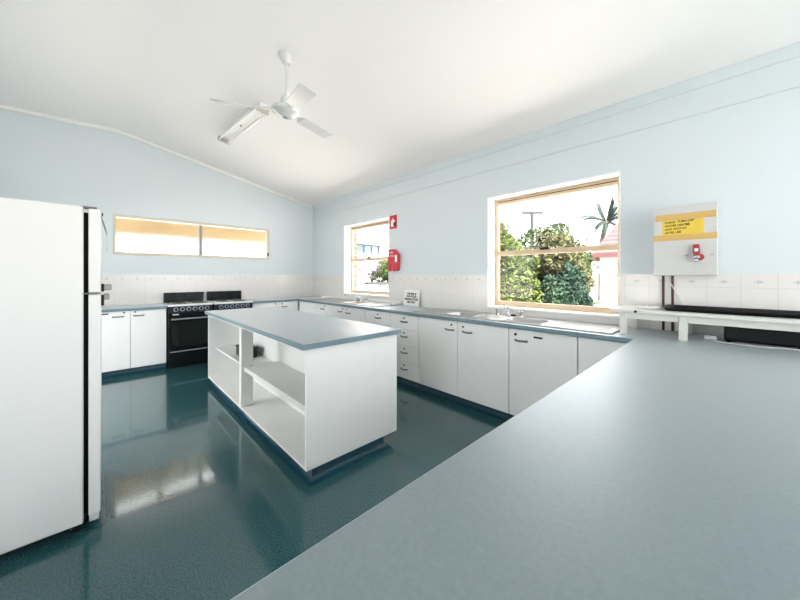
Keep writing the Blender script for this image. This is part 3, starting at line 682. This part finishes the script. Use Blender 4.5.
# black tray
t = thing('griddle_tray', 'flat black tray lying on the low white bench', 'tray', (3.0, 0.05, 1.086))
b = B()
def rr(x0, x1, y0, y1, r, z, n=5):
    o = []
    for cx, cy, a0 in ((x1-r, y1-r, 0), (x0+r, y1-r, PI/2), (x0+r, y0+r, PI), (x1-r, y0+r, 1.5*PI)):
        for k in range(n+1): o.append(b.verts.new((cx+r*math.cos(a0+PI/2*k/n), cy+r*math.sin(a0+PI/2*k/n), z)))
    return o
R = [rr(2.86, 3.12, -0.40, 0.32, 0.03, 1.0865), rr(2.845, 3.135, -0.415, 0.335, 0.03, 1.106), rr(2.835, 3.145, -0.425, 0.345, 0.03, 1.108), rr(2.837, 3.143, -0.423, 0.343, 0.03, 1.112), rr(2.852, 3.128, -0.408, 0.328, 0.03, 1.110), rr(2.868, 3.112, -0.392, 0.312, 0.03, 1.092)]
for i in range(len(R)-1):
    m = len(R[i])
    for k in range(m): b.faces.new((R[i][k], R[i][(k+1) % m], R[i+1][(k+1) % m], R[i+1][k]))
b.faces.new(R[0]); b.faces.new(R[-1]); obj('pan', b, 'black', t)
b = B(); tube(b, [(2.90, -0.43, 1.11), (2.90, -0.46, 1.118), (3.08, -0.46, 1.118), (3.08, -0.43, 1.11)], 0.006, 8); obj('handle', b, 'greyplastic', t)
# crumpled cloth
b = B(); n = 22; g = []
for i in range(n+1):
    row = []
    for j in range(n+1):
        u, v = i/n-0.5, j/n-0.5; ed = max(0, 1-4*max(abs(u), abs(v))**2)
        z = 1.0875 + ed*(0.010 + 0.007*math.sin(9*u+3)*math.cos(11*v) + 0.006*math.sin(17*v+5*u)) + 0.001
        row.append(b.verts.new((2.98+u*0.16+0.01*math.sin(5*v), 0.43+v*0.15+0.012*math.sin(6*u), z)))
    g.append(row)
for i in range(n):
    for j in range(n): b.faces.new((g[i][j], g[i+1][j], g[i+1][j+1], g[i][j+1]))
o = tag(obj('dish_cloth', b, 'white', loc=(2.98, 0.43, 1.087), smooth=80), 'white crumpled cloth on the low bench left of black tray', 'cloth')
sm = o.modifiers.new('Solidify', 'SOLIDIFY'); sm.thickness = 0.003; sm.offset = 1
# plug with flex
t = thing('power_plug', 'white plug with trailing white flex on worktop under the low bench', 'plug', (2.97, 0.105, 0.9))
b = B(); box(b, 2.945, 2.985, 0.068, 0.128, 0.9005, 0.928); obj('plug_body', b, 'white', t, bevel=0.006, seg=3)
b = B()
for yy in (0.085, 0.110): box(b, 2.985, 3.003, yy-0.003, yy+0.003, 0.912, 0.916)
obj('pin', b, 'chrome', t)
b = B(); tube(b, [(2.947, 0.098, 0.913), (2.925, 0.09, 0.910), (2.90, 0.07, 0.9045), (2.87, 0.03, 0.9045), (2.855, -0.03, 0.9045), (2.86, -0.12, 0.9045), (2.90, -0.25, 0.9045), (2.93, -0.42, 0.9045)], 0.004, 8); obj('flex', b, 'cord', t)
t = thing('black_appliance', 'black box-shaped appliance on worktop under the low bench', 'appliance', (3.03, -0.12, 0.9))
b = B(); box(b, 2.95, 3.12, -0.30, 0.035, 0.908, 1.005); obj('body', b, 'black', t, bevel=0.012, seg=3)
b = B()
for xx in (2.97, 3.10):
    for yy in (-0.28, 0.015): box(b, xx-0.012, xx+0.012, yy-0.012, yy+0.012, 0.9, 0.91)
obj('feet', b, 'gasket', t)

# ------------------------------------------------------------------ refrigerator
t = thing('refrigerator', 'tall off-white two-door refrigerator at left edge of the kitchen', 'refrigerator', (-0.38, 2.65, 0))
FY0, FY1 = 2.30, 2.98
b = B(); box(b, -0.72, -0.072, FY0, FY1, 0.05, 1.69); obj('body', b, 'fridge', t, bevel=0.008, seg=3)
b = B(); box(b, -0.073, -0.053, FY0+0.018, FY1-0.018, 0.09, 1.66); obj('gasket', b, 'gasket', t)
for z0, z1, nm in ((1.242, 1.682, 'freezer_door'), (0.078, 1.232, 'fridge_door')):
    b = B(); box(b, -0.054, -0.006, FY0, FY1, z0, z1); d = obj(nm, b, 'fridge', t, bevel=0.006, seg=3)
    up = nm == 'freezer_door'
    zc = 1.265 if up else 1.215
    b = B(); box(b, -0.007, 0.006, FY0+0.02, FY0+0.06, zc-0.020 if up else zc-0.045, zc+0.022 if up else zc+0.012); h = obj('handle_mount', b, 'black', d, bevel=0.003)
    b = B(); box(b, 0.004, 0.036 if up else 0.027, FY0+0.022, FY0+0.058, zc-0.014, zc+0.018); obj('handle', b, 'greyplastic', d, bevel=0.005, seg=3)
b = B(); box(b, -0.085, -0.022, FY0+0.01, FY0+0.06, 1.684, 1.693); obj('hinge', b, 'handle', t, bevel=0.002)
b = B(); box(b, -0.075, -0.018, FY0-0.002, FY0+0.05, 1.2335, 1.2405); obj('hinge', b, 'handle', t, bevel=0.002)
b = B()
for xx in (-0.66, -0.1):
    for yy in (FY0+0.06, FY1-0.06): lathe(b, [(0.022, 0), (0.025, 0.01), (0.014, 0.02), (0.014, 0.051)], (xx, yy, 0), 14)
obj('foot', b, 'black', t)
b = B(); box(b, -0.052, -0.012, FY0+0.03, FY1-0.03, 0.03, 0.075); obj('kick_plate', b, 'carcass', t, bevel=0.004)
# paper on its door
b = B(); prof = [(-0.0052, 1.672), (-0.003, 1.65), (0.004, 1.62), (0.014, 1.585), (0.0185, 1.565), (0.0185, 1.47)]
A = [b.verts.new((x, FY0+0.03, z)) for x, z in prof]; C = [b.verts.new((x, FY0+0.24, z)) for x, z in prof]
for k in range(len(prof)-1): b.faces.new((A[k], A[k+1], C[k+1], C[k]))
o = tag(obj('paper_sheet', b, 'signwhite', loc=(0, FY0+0.135, 1.57)), 'white paper sheet curling off the upper refrigerator door', 'paper')
sm = o.modifiers.new('Solidify', 'SOLIDIFY'); sm.thickness = 0.0008; sm.offset = 0
b = B(); lathe(b, [(0.010, 0), (0.010, 0.005), (0.007, 0.007), (0, 0.007)], (-0.0046, FY0+0.05, 1.662), 14, (1, 0, 0))
tag(obj('fridge_magnet', b, 'black', loc=(-0.0046, FY0+0.05, 1.662)), 'small dark magnet holding paper on the refrigerator door', 'magnet')

# ------------------------------------------------------------------ ceiling fan
HUB = Vector((1.155, 2.662, 2.757)); nrm = Vector((0.012, -0.15, 1)).normalized()
zc = 3.346 - (HUB.x-0.649)*0.2107
t = thing('ceiling_fan', 'white three-blade ceiling fan on a rod near top of picture', 'fan', (HUB.x, HUB.y, HUB.z))
ax = Vector((0, 1, 0)).cross(nrm).normalized(); ay = nrm.cross(ax)
top = Vector((HUB.x + 0.005, HUB.y + 0.0, zc+0.01)); k0 = HUB + nrm*0.10
b = B(); tube(b, [k0 + Vector((0,0,-0.03)), Vector((k0.x*0.6+top.x*0.4, k0.y, (k0.z+top.z)/2)), top], 0.011, 12); obj('rod', b, 'fanwhite', t)
b = B(); lathe(b, [(0.0, 0.0), (0.03, 0.0), (0.055, 0.045), (0.06, 0.07)], top + Vector((0,0,-0.075)), 24); obj('ceiling_cup', b, 'fanwhite', t)
b = B(); lathe(b, [(0.044, 0.052), (0.046, 0.06), (0.046, 0.105), (0.030, 0.122), (0, 0.122)], HUB, 28, nrm); obj('rod_cover', b, 'fanwhite', t)
b = B(); lathe(b, [(0, -0.052), (0.045, -0.049), (0.075, -0.038), (0.088, -0.024), (0.110, -0.018), (0.118, -0.008), (0.118, 0.012), (0.105, 0.028), (0.075, 0.046), (0.040, 0.055), (0, 0.056)], HUB, 40, nrm); obj('motor_housing', b, 'fanwhite', t)
b = B(); lathe(b, [(0, -0.060), (0.018, -0.058), (0.024, -0.050), (0, -0.048)], HUB, 20, nrm); obj('badge_cap', b, 'greyplastic', t)
for k in range(3):
    th = math.radians(141.9 + 120*k); rad = ax*math.cos(th) + ay*math.sin(th); tan = -ax*math.sin(th) + ay*math.cos(th)
    pitch = math.radians(12); wv = tan*math.cos(pitch) - nrm*math.sin(pitch); nv = rad.cross(wv)
    b = B(); oc = [(0.185, -0.048), (0.20, -0.056), (0.45, -0.064), (0.590, -0.067), (0.600, -0.058), (0.600, 0.058), (0.590, 0.067), (0.45, 0.064), (0.20, 0.056), (0.185, 0.048)]
    A = [b.verts.new(HUB + rad*r + wv*w + nv*0.005) for r, w in oc]; C = [b.verts.new(HUB + rad*r + wv*w - nv*0.005) for r, w in oc]
    b.faces.new(A); b.faces.new(C)
    for i in range(len(oc)): b.faces.new((A[i], A[(i+1) % len(oc)], C[(i+1) % len(oc)], C[i]))
    bl = obj('blade', b, 'fanwhite', t, bevel=0.0015)
    b = B(); ob = [(0.09, -0.018), (0.16, -0.022), (0.20, -0.040), (0.24, -0.030), (0.24, 0.030), (0.20, 0.040), (0.16, 0.022), (0.09, 0.018)]
    A = [b.verts.new(HUB + rad*r + wv*w + nv*0.0055) for r, w in ob]; C = [b.verts.new(HUB + rad*r + wv*w + nv*0.0095) for r, w in ob]
    b.faces.new(A); b.faces.new(C)
    for i in range(len(ob)): b.faces.new((A[i], A[(i+1) % len(ob)], C[(i+1) % len(ob)], C[i]))
    obj('blade_arm', b, 'fanwhite', bl, bevel=0.001)

# ------------------------------------------------------------------ bare twin-tube batten on the ceiling
def zceil(x): return 3.346 - (x-0.649)*0.21073
t = thing('strip_light', 'white bare twin-tube strip light on the sloping ceiling', 'light fitting', (1.2, 4.0, zceil(1.2)))
sl = -0.21073; nx = Vector((sl, 0, -1)).normalized(); tx = Vector((1, 0, sl)).normalized()
def FL(u, y, w): return Vector((1.235, 0, zceil(1.235))) + tx*(u + (4.1-y)*0.062) + nx*w + Vector((0, y, 0))
def fbox(bm, u0, u1, y0, y1, w0, w1):
    v = [bm.verts.new(FL(u, y, w)) for u in (u0, u1) for y in (y0, y1) for w in (w0, w1)]
    for f in ((0,1,3,2), (4,6,7,5), (0,4,5,1), (2,3,7,6), (0,2,6,4), (1,5,7,3)): bm.faces.new([v[i] for i in f])
b = B(); fbox(b, -0.035, 0.035, 3.50, 4.68, 0.0, 0.065); obj('housing', b, 'white', t, bevel=0.004)
for u in (-0.055, 0.055):
    b = B(); tube(b, [FL(u, 3.505, 0.095), FL(u, 4.675, 0.095)], 0.0165, 16); obj('tube', b, 'tube', t)
for y in (3.495, 4.670):
    b = B(); fbox(b, -0.075, 0.075, y, y+0.015, 0.055, 0.117); obj('lamp_holder', b, 'lampholder', t, bevel=0.003)
b = B(); tube(b, [FL(0, 4.1, 0.06), FL(0, 4.1, 0.078)], 0.012, 12); obj('starter', b, 'greyplastic', t)

# ------------------------------------------------------------------ outdoors
b = B(); box(b, -40, 110, -60, 110, GZ-0.3, GZ); o = struct('ground', b, 'concrete', smooth=0)
def leaves(bm, rnd, c, rad, n, size, flat=0.0):
    """n small leaf blades spread through an ellipsoid, denser towards its skin"""
    for _ in range(n):
        while True:
            p = Vector((rnd.uniform(-1, 1), rnd.uniform(-1, 1), rnd.uniform(-1, 1)))
            if 0.2 < p.length < 1: break
        p = p.normalized()*p.length**0.45
        q = Vector((c[0]+p.x*rad[0], c[1]+p.y*rad[1], c[2]+p.z*rad[2]))
        a = Vector((rnd.gauss(0, 1), rnd.gauss(0, 1), rnd.gauss(0, 1))).normalized(); d = a.orthogonal().normalized()
        d.rotate(Matrix.Rotation(rnd.uniform(0, 6.28), 3, a)); e = a.cross(d); s = size*rnd.uniform(0.6, 1.3)
        v = [bm.verts.new(q + d*s), bm.verts.new(q + e*s*0.35), bm.verts.new(q - d*s), bm.verts.new(q - e*s*0.35)]
        bm.faces.new(v)
def foliage(name, parent, bm, m):
    me = bpy.data.meshes.new(name); 
    org = WO[parent]; bmesh.ops.translate(bm, verts=bm.verts[:], vec=-org); bm.to_mesh(me); bm.free(); me.materials.append(M[m])
    o = bpy.data.objects.new(name, me); COL.objects.link(o); o.parent = parent; WO[o] = org; return o
def tree(label, x, y, blobs, m, n=2200, size=0.09, group=None, cat='tree', GZ=GZ, seed=1, nm='garden_tree'):
    rnd = random.Random(seed)
    extra = []
    for c, r in blobs:      # smaller clumps round the crown break up its outline
        for _ in range(7):
            a, el = rnd.uniform(0, 6.28), rnd.uniform(-0.5, 1.3); k = rnd.uniform(0.22, 0.42)
            extra.append(((c[0]+r[0]*math.cos(a)*math.cos(el)*0.95, c[1]+r[1]*math.sin(a)*math.cos(el)*0.95, c[2]+r[2]*math.sin(el)*0.95), (r[0]*k, r[1]*k, r[2]*k)))
    core = blobs; blobs = list(blobs) + extra
    t = thing(nm, label, cat, (x, y, GZ), group)
    bm = B(); vol = sum(r[0]*r[1]*r[2] for _, r in blobs)**1
    for c, r in blobs: leaves(bm, rnd, (x+c[0], y+c[1], c[2]), r, int(n*(r[0]*r[1]*r[2])/vol)+60, size)
    foliage('foliage', t, bm, m)
    bm = B(); top_ = max(c[2] for c, r in core)
    tube(bm, [(x, y, GZ), (x+0.05, y, GZ+0.5), (x-0.05, y+0.05, (GZ+top_)/2), (x+0.03, y, top_)], [0.11, 0.09, 0.07, 0.03], 8)
    for c, r in core: tube(bm, [(x, y, max(GZ+0.3, c[2]-r[2]*0.8)), (x+c[0]*0.6, y+c[1]*0.6, c[2]-r[2]*0.3), (x+c[0], y+c[1], c[2]+r[2]*0.2)], [0.05, 0.035, 0.015], 6)
    obj('trunk', bm, 'trunk', t)
    return t
G = 'bushy trees outside the near window'
tree('bright yellow-green bushy tree at left side of near window view', 9.2, 5.15, [((0,0,1.2),(1.0,1.0,1.5)), ((0.5,-0.5,0.5),(0.8,0.8,0.9)), ((-0.1,0.2,2.2),(0.7,0.8,0.75)), ((0.2,-0.2,0.2),(1.0,1.0,0.7))], 'leaf_yellow', 13260, 0.080, G, seed=3)
tree('mid-green tree in front of the power pole, between yellow-green and olive-brown trees', 11.6, 4.75, [((0,0,1.8),(1.3,1.2,1.3)), ((0.2,-0.6,1.4),(1.0,0.9,1.2)), ((-0.2,0.6,1.2),(0.9,0.9,1.2)), ((0,0,0.6),(1.3,1.2,0.9))], 'leaf_mid', 14280, 0.084, G, seed=4)
tree('olive-brown tree rising above the dark tree at centre of near window view', 10.9, 4.05, [((0,0,1.9),(0.75,0.75,0.75)), ((0.3,-0.3,1.2),(0.75,0.7,0.9)), ((0.2,0,0.4),(0.7,0.7,0.6))], 'leaf_brown', 7140, 0.080, G, seed=5)
tree('dark green dense tree outside near window next to pink house', 10.4, 3.72, [((0,0,0.4),(0.85,0.7,0.95)), ((0.25,-0.38,0.35),(0.6,0.45,0.8)), ((-0.1,0.4,0.5),(0.5,0.5,0.6)), ((0.1,-0.28,1.15),(0.42,0.36,0.5))], 'leaf_dark', 14280, 0.080, G, seed=6)
tree('pale yellow-green tree top behind the dark tree by pink house', 14.0, 4.72, [((0,0,1.9),(1.0,0.7,0.9)), ((0.1,-0.3,1.4),(0.9,0.6,0.9))], 'leaf_yellow', 6120, 0.094, G, seed=8)
# palm: leaning trunk, upright and drooping fronds
def frond(bm, rnd, base, d, up, L, droop, n=26, leaf=0.42):
    d = Vector(d).normalized(); P = []
    for i in range(n+1):
        s = i/n; P.append(Vector(base) + d*L*s*(1-0.12*s) + Vector((0,0,1))*(up*L*s - droop*L*s*s))
    tube(bm, P, [0.03*(1-0.8*i/n) for i in range(n+1)], 5)
    side = d.cross(Vector((0,0,1))).normalized()
    for i in range(3, n):
        for sg in (-1, 1):
            ll = leaf*math.sin(PI*(0.15+0.8*i/n))*rnd.uniform(0.8, 1.1); a = P[i]; t_ = (P[i+1]-P[i-1]).normalized()
            tip = a + side*sg*ll*0.55 + t_*ll*0.5 + Vector((0,0,-ll*0.55))
            w = t_*0.05
            bm.faces.new([bm.verts.new(a-w), bm.verts.new(a+w), bm.verts.new(tip)])
t = thing('palm_tree', 'dark palm with ragged fronds rising behind the red-roofed house', 'tree', (22.6, 5.75, GZ))
rnd = random.Random(12)
b = B(); tube(b, [(22.6, 5.75, GZ), (22.7, 5.72, 1.8), (22.9, 5.62, 3.6), (23.2, 5.45, 4.75)], [0.17, 0.15, 0.14, 0.17], 10); obj('trunk', b, 'palmtrunk', t)
b = B(); c = (23.2, 5.45, 4.7)
for d_, up, L, dr in (((0.05, 0.1, 0), 2.4, 0.72, 0.05), ((-0.1, -0.1, 0), 2.2, 0.74, 0.05), ((0.1, 0.22, 0), 1.9, 0.74, 0.1), ((0.2, -0.4, 0), 1.6, 0.8, 0.1), ((0.1, -0.15, 0), 2.2, 0.75, 0.15), ((0.15, 0.3, 0), 2.0, 0.72, 0.1), ((-0.2, -0.25, 0), 2.1, 0.70, 0.2), ((0, 0.05, 0), 2.3, 0.76, 0.0), ((0.3, -0.3, 0), 1.7, 0.7, 0.2),
                      ((-0.3, -1, 0), 1.0, 1.4, 0.30), ((-0.25, -0.9, 0), 0.65, 1.2, 0.3), ((-0.15, 1, 0), 1.0, 1.9, 0.80), ((0.1, 1, 0), 0.9, 1.8, 0.75), ((0.5, 0.8, 0), 0.6, 1.2, 0.9),
                      ((-0.6, 0.5, 0), 0.3, 1.1, 1.2), ((-0.8, -0.1, 0), 0.3, 0.9, 1.3), ((0.6, -0.7, 0), 0.4, 1.2, 1.1)):
    frond(b, rnd, c, d_, up, L, dr)
foliage('fronds', t, b, 'leaf_palm')
# second thin tree, bare twigs left of palm
t = thing('bare_tree', 'thin bare-branched tree left of the palm outside near window', 'tree', (22.0, 6.3, GZ))
b = B(); tube(b, [(22.0, 6.3, GZ), (22.0, 6.3, 2.6), (22.05, 6.2, 4.1)], [0.07, 0.05, 0.03], 6)
rnd = random.Random(5)
for k in range(16):
    z = rnd.uniform(2.6, 4.2); a = rnd.uniform(0, 6.28); L = rnd.uniform(0.5, 1.2)
    p0 = Vector((22.0, 6.27, z)); p1 = p0 + Vector((math.cos(a)*L*0.5, math.sin(a)*L*0.5, L*0.35)); p2 = p1 + Vector((math.cos(a+0.4)*L*0.4, math.sin(a+0.4)*L*0.4, L*0.3))
    tube(b, [p0, p1, p2], [0.03, 0.02, 0.012], 5)
obj('branches', b, 'palmtrunk', t)
# power pole
t = thing('power_pole', 'distant power pole with one crossarm above the trees', 'pole', (44.68, 19.67, GZ))
b = B(); tube(b, [(44.68, 19.67, GZ), (44.68, 19.67, 10.5)], [0.3, 0.26], 10); obj('post', b, 'pole', t)
dv = Vector((0.70, -0.71, 0)); b = B(); c = Vector((44.68, 19.67, 10.35))
v = []
tube(b, [c - dv*1.45, c + dv*1.45], 0.20, 6); obj('crossarm', b, 'pole', t)
b = B()
for s in (-1.3, -0.7, 0.7, 1.3): lathe(b, [(0.06, 0.05), (0.08, 0.12), (0.05, 0.25), (0, 0.27)], c + dv*s, 8)
obj('insulator', b, 'housewhite', t)

# red-roofed pink house through the near window
t = thing('house', 'pink rendered house with red tiled roof at right of near window', 'house', (20, 0, GZ))
HX, HY, EV = 20.0, 5.02, 2.42
b = B(); box(b, HX, HX+9, HY-12, HY, GZ, EV); wl = obj('wall', b, 'render', t, smooth=0)
b = B(); e0 = 0.42
rz = [(HX-e0, HY+e0-0.1), (HX-e0, HY-12.5), (HX+9.4, HY-12.5), (HX+9.4, HY+e0-0.1)]
V0 = [b.verts.new((x, y, EV+0.02)) for x, y in rz]; V1 = [b.verts.new((x, y, EV+0.10)) for x, y in rz]
k0, k1 = b.verts.new((HX+4.5, HY-3.6, EV+7.2)), b.verts.new((HX+4.5, HY-8.4, EV+7.2))
b.faces.new(V0[::-1])
for i in range(4): b.faces.new((V0[i], V0[(i+1) % 4], V1[(i+1) % 4], V1[i]))
b.faces.new((V1[0], V1[1], k1, k0)); b.faces.new((V1[1], V1[2], k1)); b.faces.new((V1[2], V1[3], k0, k1)); b.faces.new((V1[3], V1[0], k0)); obj('roof', b, 'roof', t, smooth=0)
b = B(); box(b, HX-e0-0.06, HX-e0, HY-12.5, HY+e0-0.1, EV-0.10, EV+0.12); box(b, HX-e0, HX+9.4, HY+e0-0.1, HY+e0-0.04, EV-0.10, EV+0.12); obj('fascia', b, 'fascia', t)
b = B(); box(b, HX-0.04, HX, 3.2, 4.05, 0.10, 1.20); wn = obj('window', b, 'winframe', wl)
b = B(); box(b, HX-0.06, HX-0.03, 3.26, 3.99, 0.18, 1.12); obj('pane', b, 'winpane', wn)
b = B(); box(b, HX-0.5, HX, 3.0, 4.35, 1.20, 1.28); obj('window_hood', b, 'rendershade', wl)
b = B(); box(b, HX-0.012, HX, 3.5, 4.3, 1.95, 2.02); obj('vent', b, 'winpane2', wl)
# the set-back wing
WX = 21.2; b = B(); box(b, WX, WX+1.0, HY, HY+0.62, GZ, 2.25); w2_ = obj('wing', b, 'rendershade', t, smooth=0)
b = B(); box(b, WX-0.04, WX, HY+0.10, HY+0.36, -0.1, 1.45); w_ = obj('window', b, 'winframe', w2_)
b = B(); box(b, WX-0.06, WX-0.03, HY+0.14, HY+0.32, 0.0, 1.38); obj('pane', b, 'winpane', w_)
b = B(); box(b, WX-0.03, WX, HY+0.10, HY+0.50, 1.72, 1.95); obj('vent', b, 'winpane2', w2_)
b = B(); prism(b, [(HY-0.2, 2.2), (HY+0.95, 2.2), (HY+0.95, 2.35), (HY-0.2, 3.7)], 0, WX-0.35, WX+1.1); obj('wing_roof', b, 'fascia', t, smooth=0)

# white building and garden through the far window
t = thing('white_building', 'white two-storey building seen through the far window', 'building', (17, 20, GZ))
b = B(); box(b, 10.5, 27, 20.0, 27, GZ, 5.4); wl = obj('wall', b, 'housewhite', t, smooth=0)
b = B(); prism(b, [(10.0, 5.4), (27.5, 5.4), (27.5, 5.55), (10.0, 5.55)], 1, 19.5, 27.5); obj('roof', b, 'housewhite', t, smooth=0)
b = B(); box(b, 14.15, 17.2, 19.93, 20.0, 3.02, 3.80); wn = obj('window', b, 'winframe', wl)
for k in range(4):
    x0 = 14.25 + k*0.74; b = B(); box(b, x0, x0+0.60, 19.90, 19.94, 3.08, 3.72); obj('pane', b, 'winpane2', wn)
b = B(); box(b, 13.9, 16.6, 19.5, 20.0, 3.86, 3.94); obj('window_hood', b, 'render', wl)
BED = 0.98
tree('green shrub at right in the far window view', 12.3, 14.0, [((0,0,1.7),(0.8,0.7,0.6)), ((-0.3,0.35,1.5),(0.6,0.5,0.6)), ((0.3,-0.4,1.3),(0.6,0.6,0.8)), ((0.5,-0.5,2.0),(0.5,0.5,0.5))], 'leaf_mid', 6630, 0.094, cat='shrub', GZ=BED, seed=15, nm='garden_shrub')
tree('pale mauve flowering shrub at left in the far window view', 11.6, 14.7, [((0,0,1.75),(0.9,0.6,0.65)), ((-0.6,0.5,1.8),(0.8,0.6,0.6))], 'leaf_purple', 3600, 0.08, cat='shrub', GZ=BED, seed=16, nm='flowering_shrub')
t = thing('raised_bed', 'pale low-walled raised garden bed under shrubs outside far window', 'garden bed', (12.3, 13.6, GZ))
b = B(); prism(b, [(11.2, 13.2), (12.4, 12.3), (13.6, 12.6), (13.2, 14.5), (11.4, 15.2)], 2, 0.80, 0.97); obj('soil', b, 'gardenbed', t)
b = B(); prism(b, [(11.0, 13.0), (12.4, 12.05), (13.9, 12.4), (13.4, 14.7), (11.3, 15.4)], 2, GZ, 0.80); obj('bed_wall', b, 'concrete', t, smooth=0)
# timber verandah beam outside the high frosted window, on brackets from the wall
b = B(); box(b, XL-0.4, XR+0.6, YB+0.95, YB+1.07, 2.00, 2.50)
for x in (-1.2, 0.7, 2.9): box(b, x-0.04, x+0.04, YB+0.18, YB+0.95, 2.27, 2.36)
struct('beam', b, 'soffit', smooth=0)

# ------------------------------------------------------------------ light
w = bpy.data.worlds.new('World'); SC.world = w; w.use_nodes = True
bg = w.node_tree.nodes['Background']; bg.inputs['Color'].default_value = (0.93, 0.965, 1.0, 1); bg.inputs['Strength'].default_value = 0.8
sd = bpy.data.lights.new('sun', 'SUN'); sd.energy = 6.0; sd.angle = math.radians(1.0); sd.color = (1, 0.95, 0.88)
so = bpy.data.objects.new('sun', sd); COL.objects.link(so)
trav = Vector((0.25, 0.50, -0.83)).normalized(); so.rotation_euler = trav.to_track_quat('-Z', 'Y').to_euler()
def portal(loc, rot, sx, sy):
    l = bpy.data.lights.new('portal', 'AREA'); l.shape = 'RECTANGLE'; l.size = sx; l.size_y = sy; l.cycles.is_portal = True
    o = bpy.data.objects.new('portal', l); COL.objects.link(o); o.location = loc; o.rotation_euler = rot

portal((XR+0.34, (W1[0]+W1[1])/2, (W1[2]+W1[3])/2), (0, PI/2, 0), W1[3]-W1[2], W1[1]-W1[0])
portal((XR+0.34, (W2[0]+W2[1])/2, (W2[2]+W2[3])/2), (0, PI/2, 0), W2[3]-W2[2], W2[1]-W2[0])
portal(((WB[0]+WB[1])/2, YB+0.2, (WB[2]+WB[3])/2), (-PI/2, 0, 0), WB[1]-WB[0], WB[3]-WB[2])
portal((XL-0.17, (FILL_LOW[0]+FILL_LOW[1])/2, (FILL_LOW[2]+FILL_LOW[3])/2), (0, -PI/2, 0), FILL_LOW[3]-FILL_LOW[2], FILL_LOW[1]-FILL_LOW[0])
portal((XL-0.17, (FILL_LEFT[0]+FILL_LEFT[1])/2, 1.075), (0, -PI/2, 0), 2.15, FILL_LEFT[1]-FILL_LEFT[0])
portal(((FILL_FRONT[0]+FILL_FRONT[1])/2, YS-0.14, 1.3), (PI/2, 0, 0), FILL_FRONT[1]-FILL_FRONT[0], 2.6)

# ------------------------------------------------------------------ camera
cd = bpy.data.cameras.new('camera'); cam = bpy.data.objects.new('camera', cd); COL.objects.link(cam)
cam.location = (0, 0, 1.33); cam.rotation_euler = (PI/2, 0, -math.radians(43.44))
cd.sensor_width = 36; cd.lens = 36*314/800; cd.shift_x = 0; cd.shift_y = -24.2/800; cd.clip_start = 0.02; cd.clip_end = 500
SC.camera = cam
SC.view_settings.view_transform = 'Standard'; SC.view_settings.look = 'None'; SC.view_settings.gamma = 1; SC.view_settings.exposure = 3.02
SC.view_settings.use_curve_mapping = False
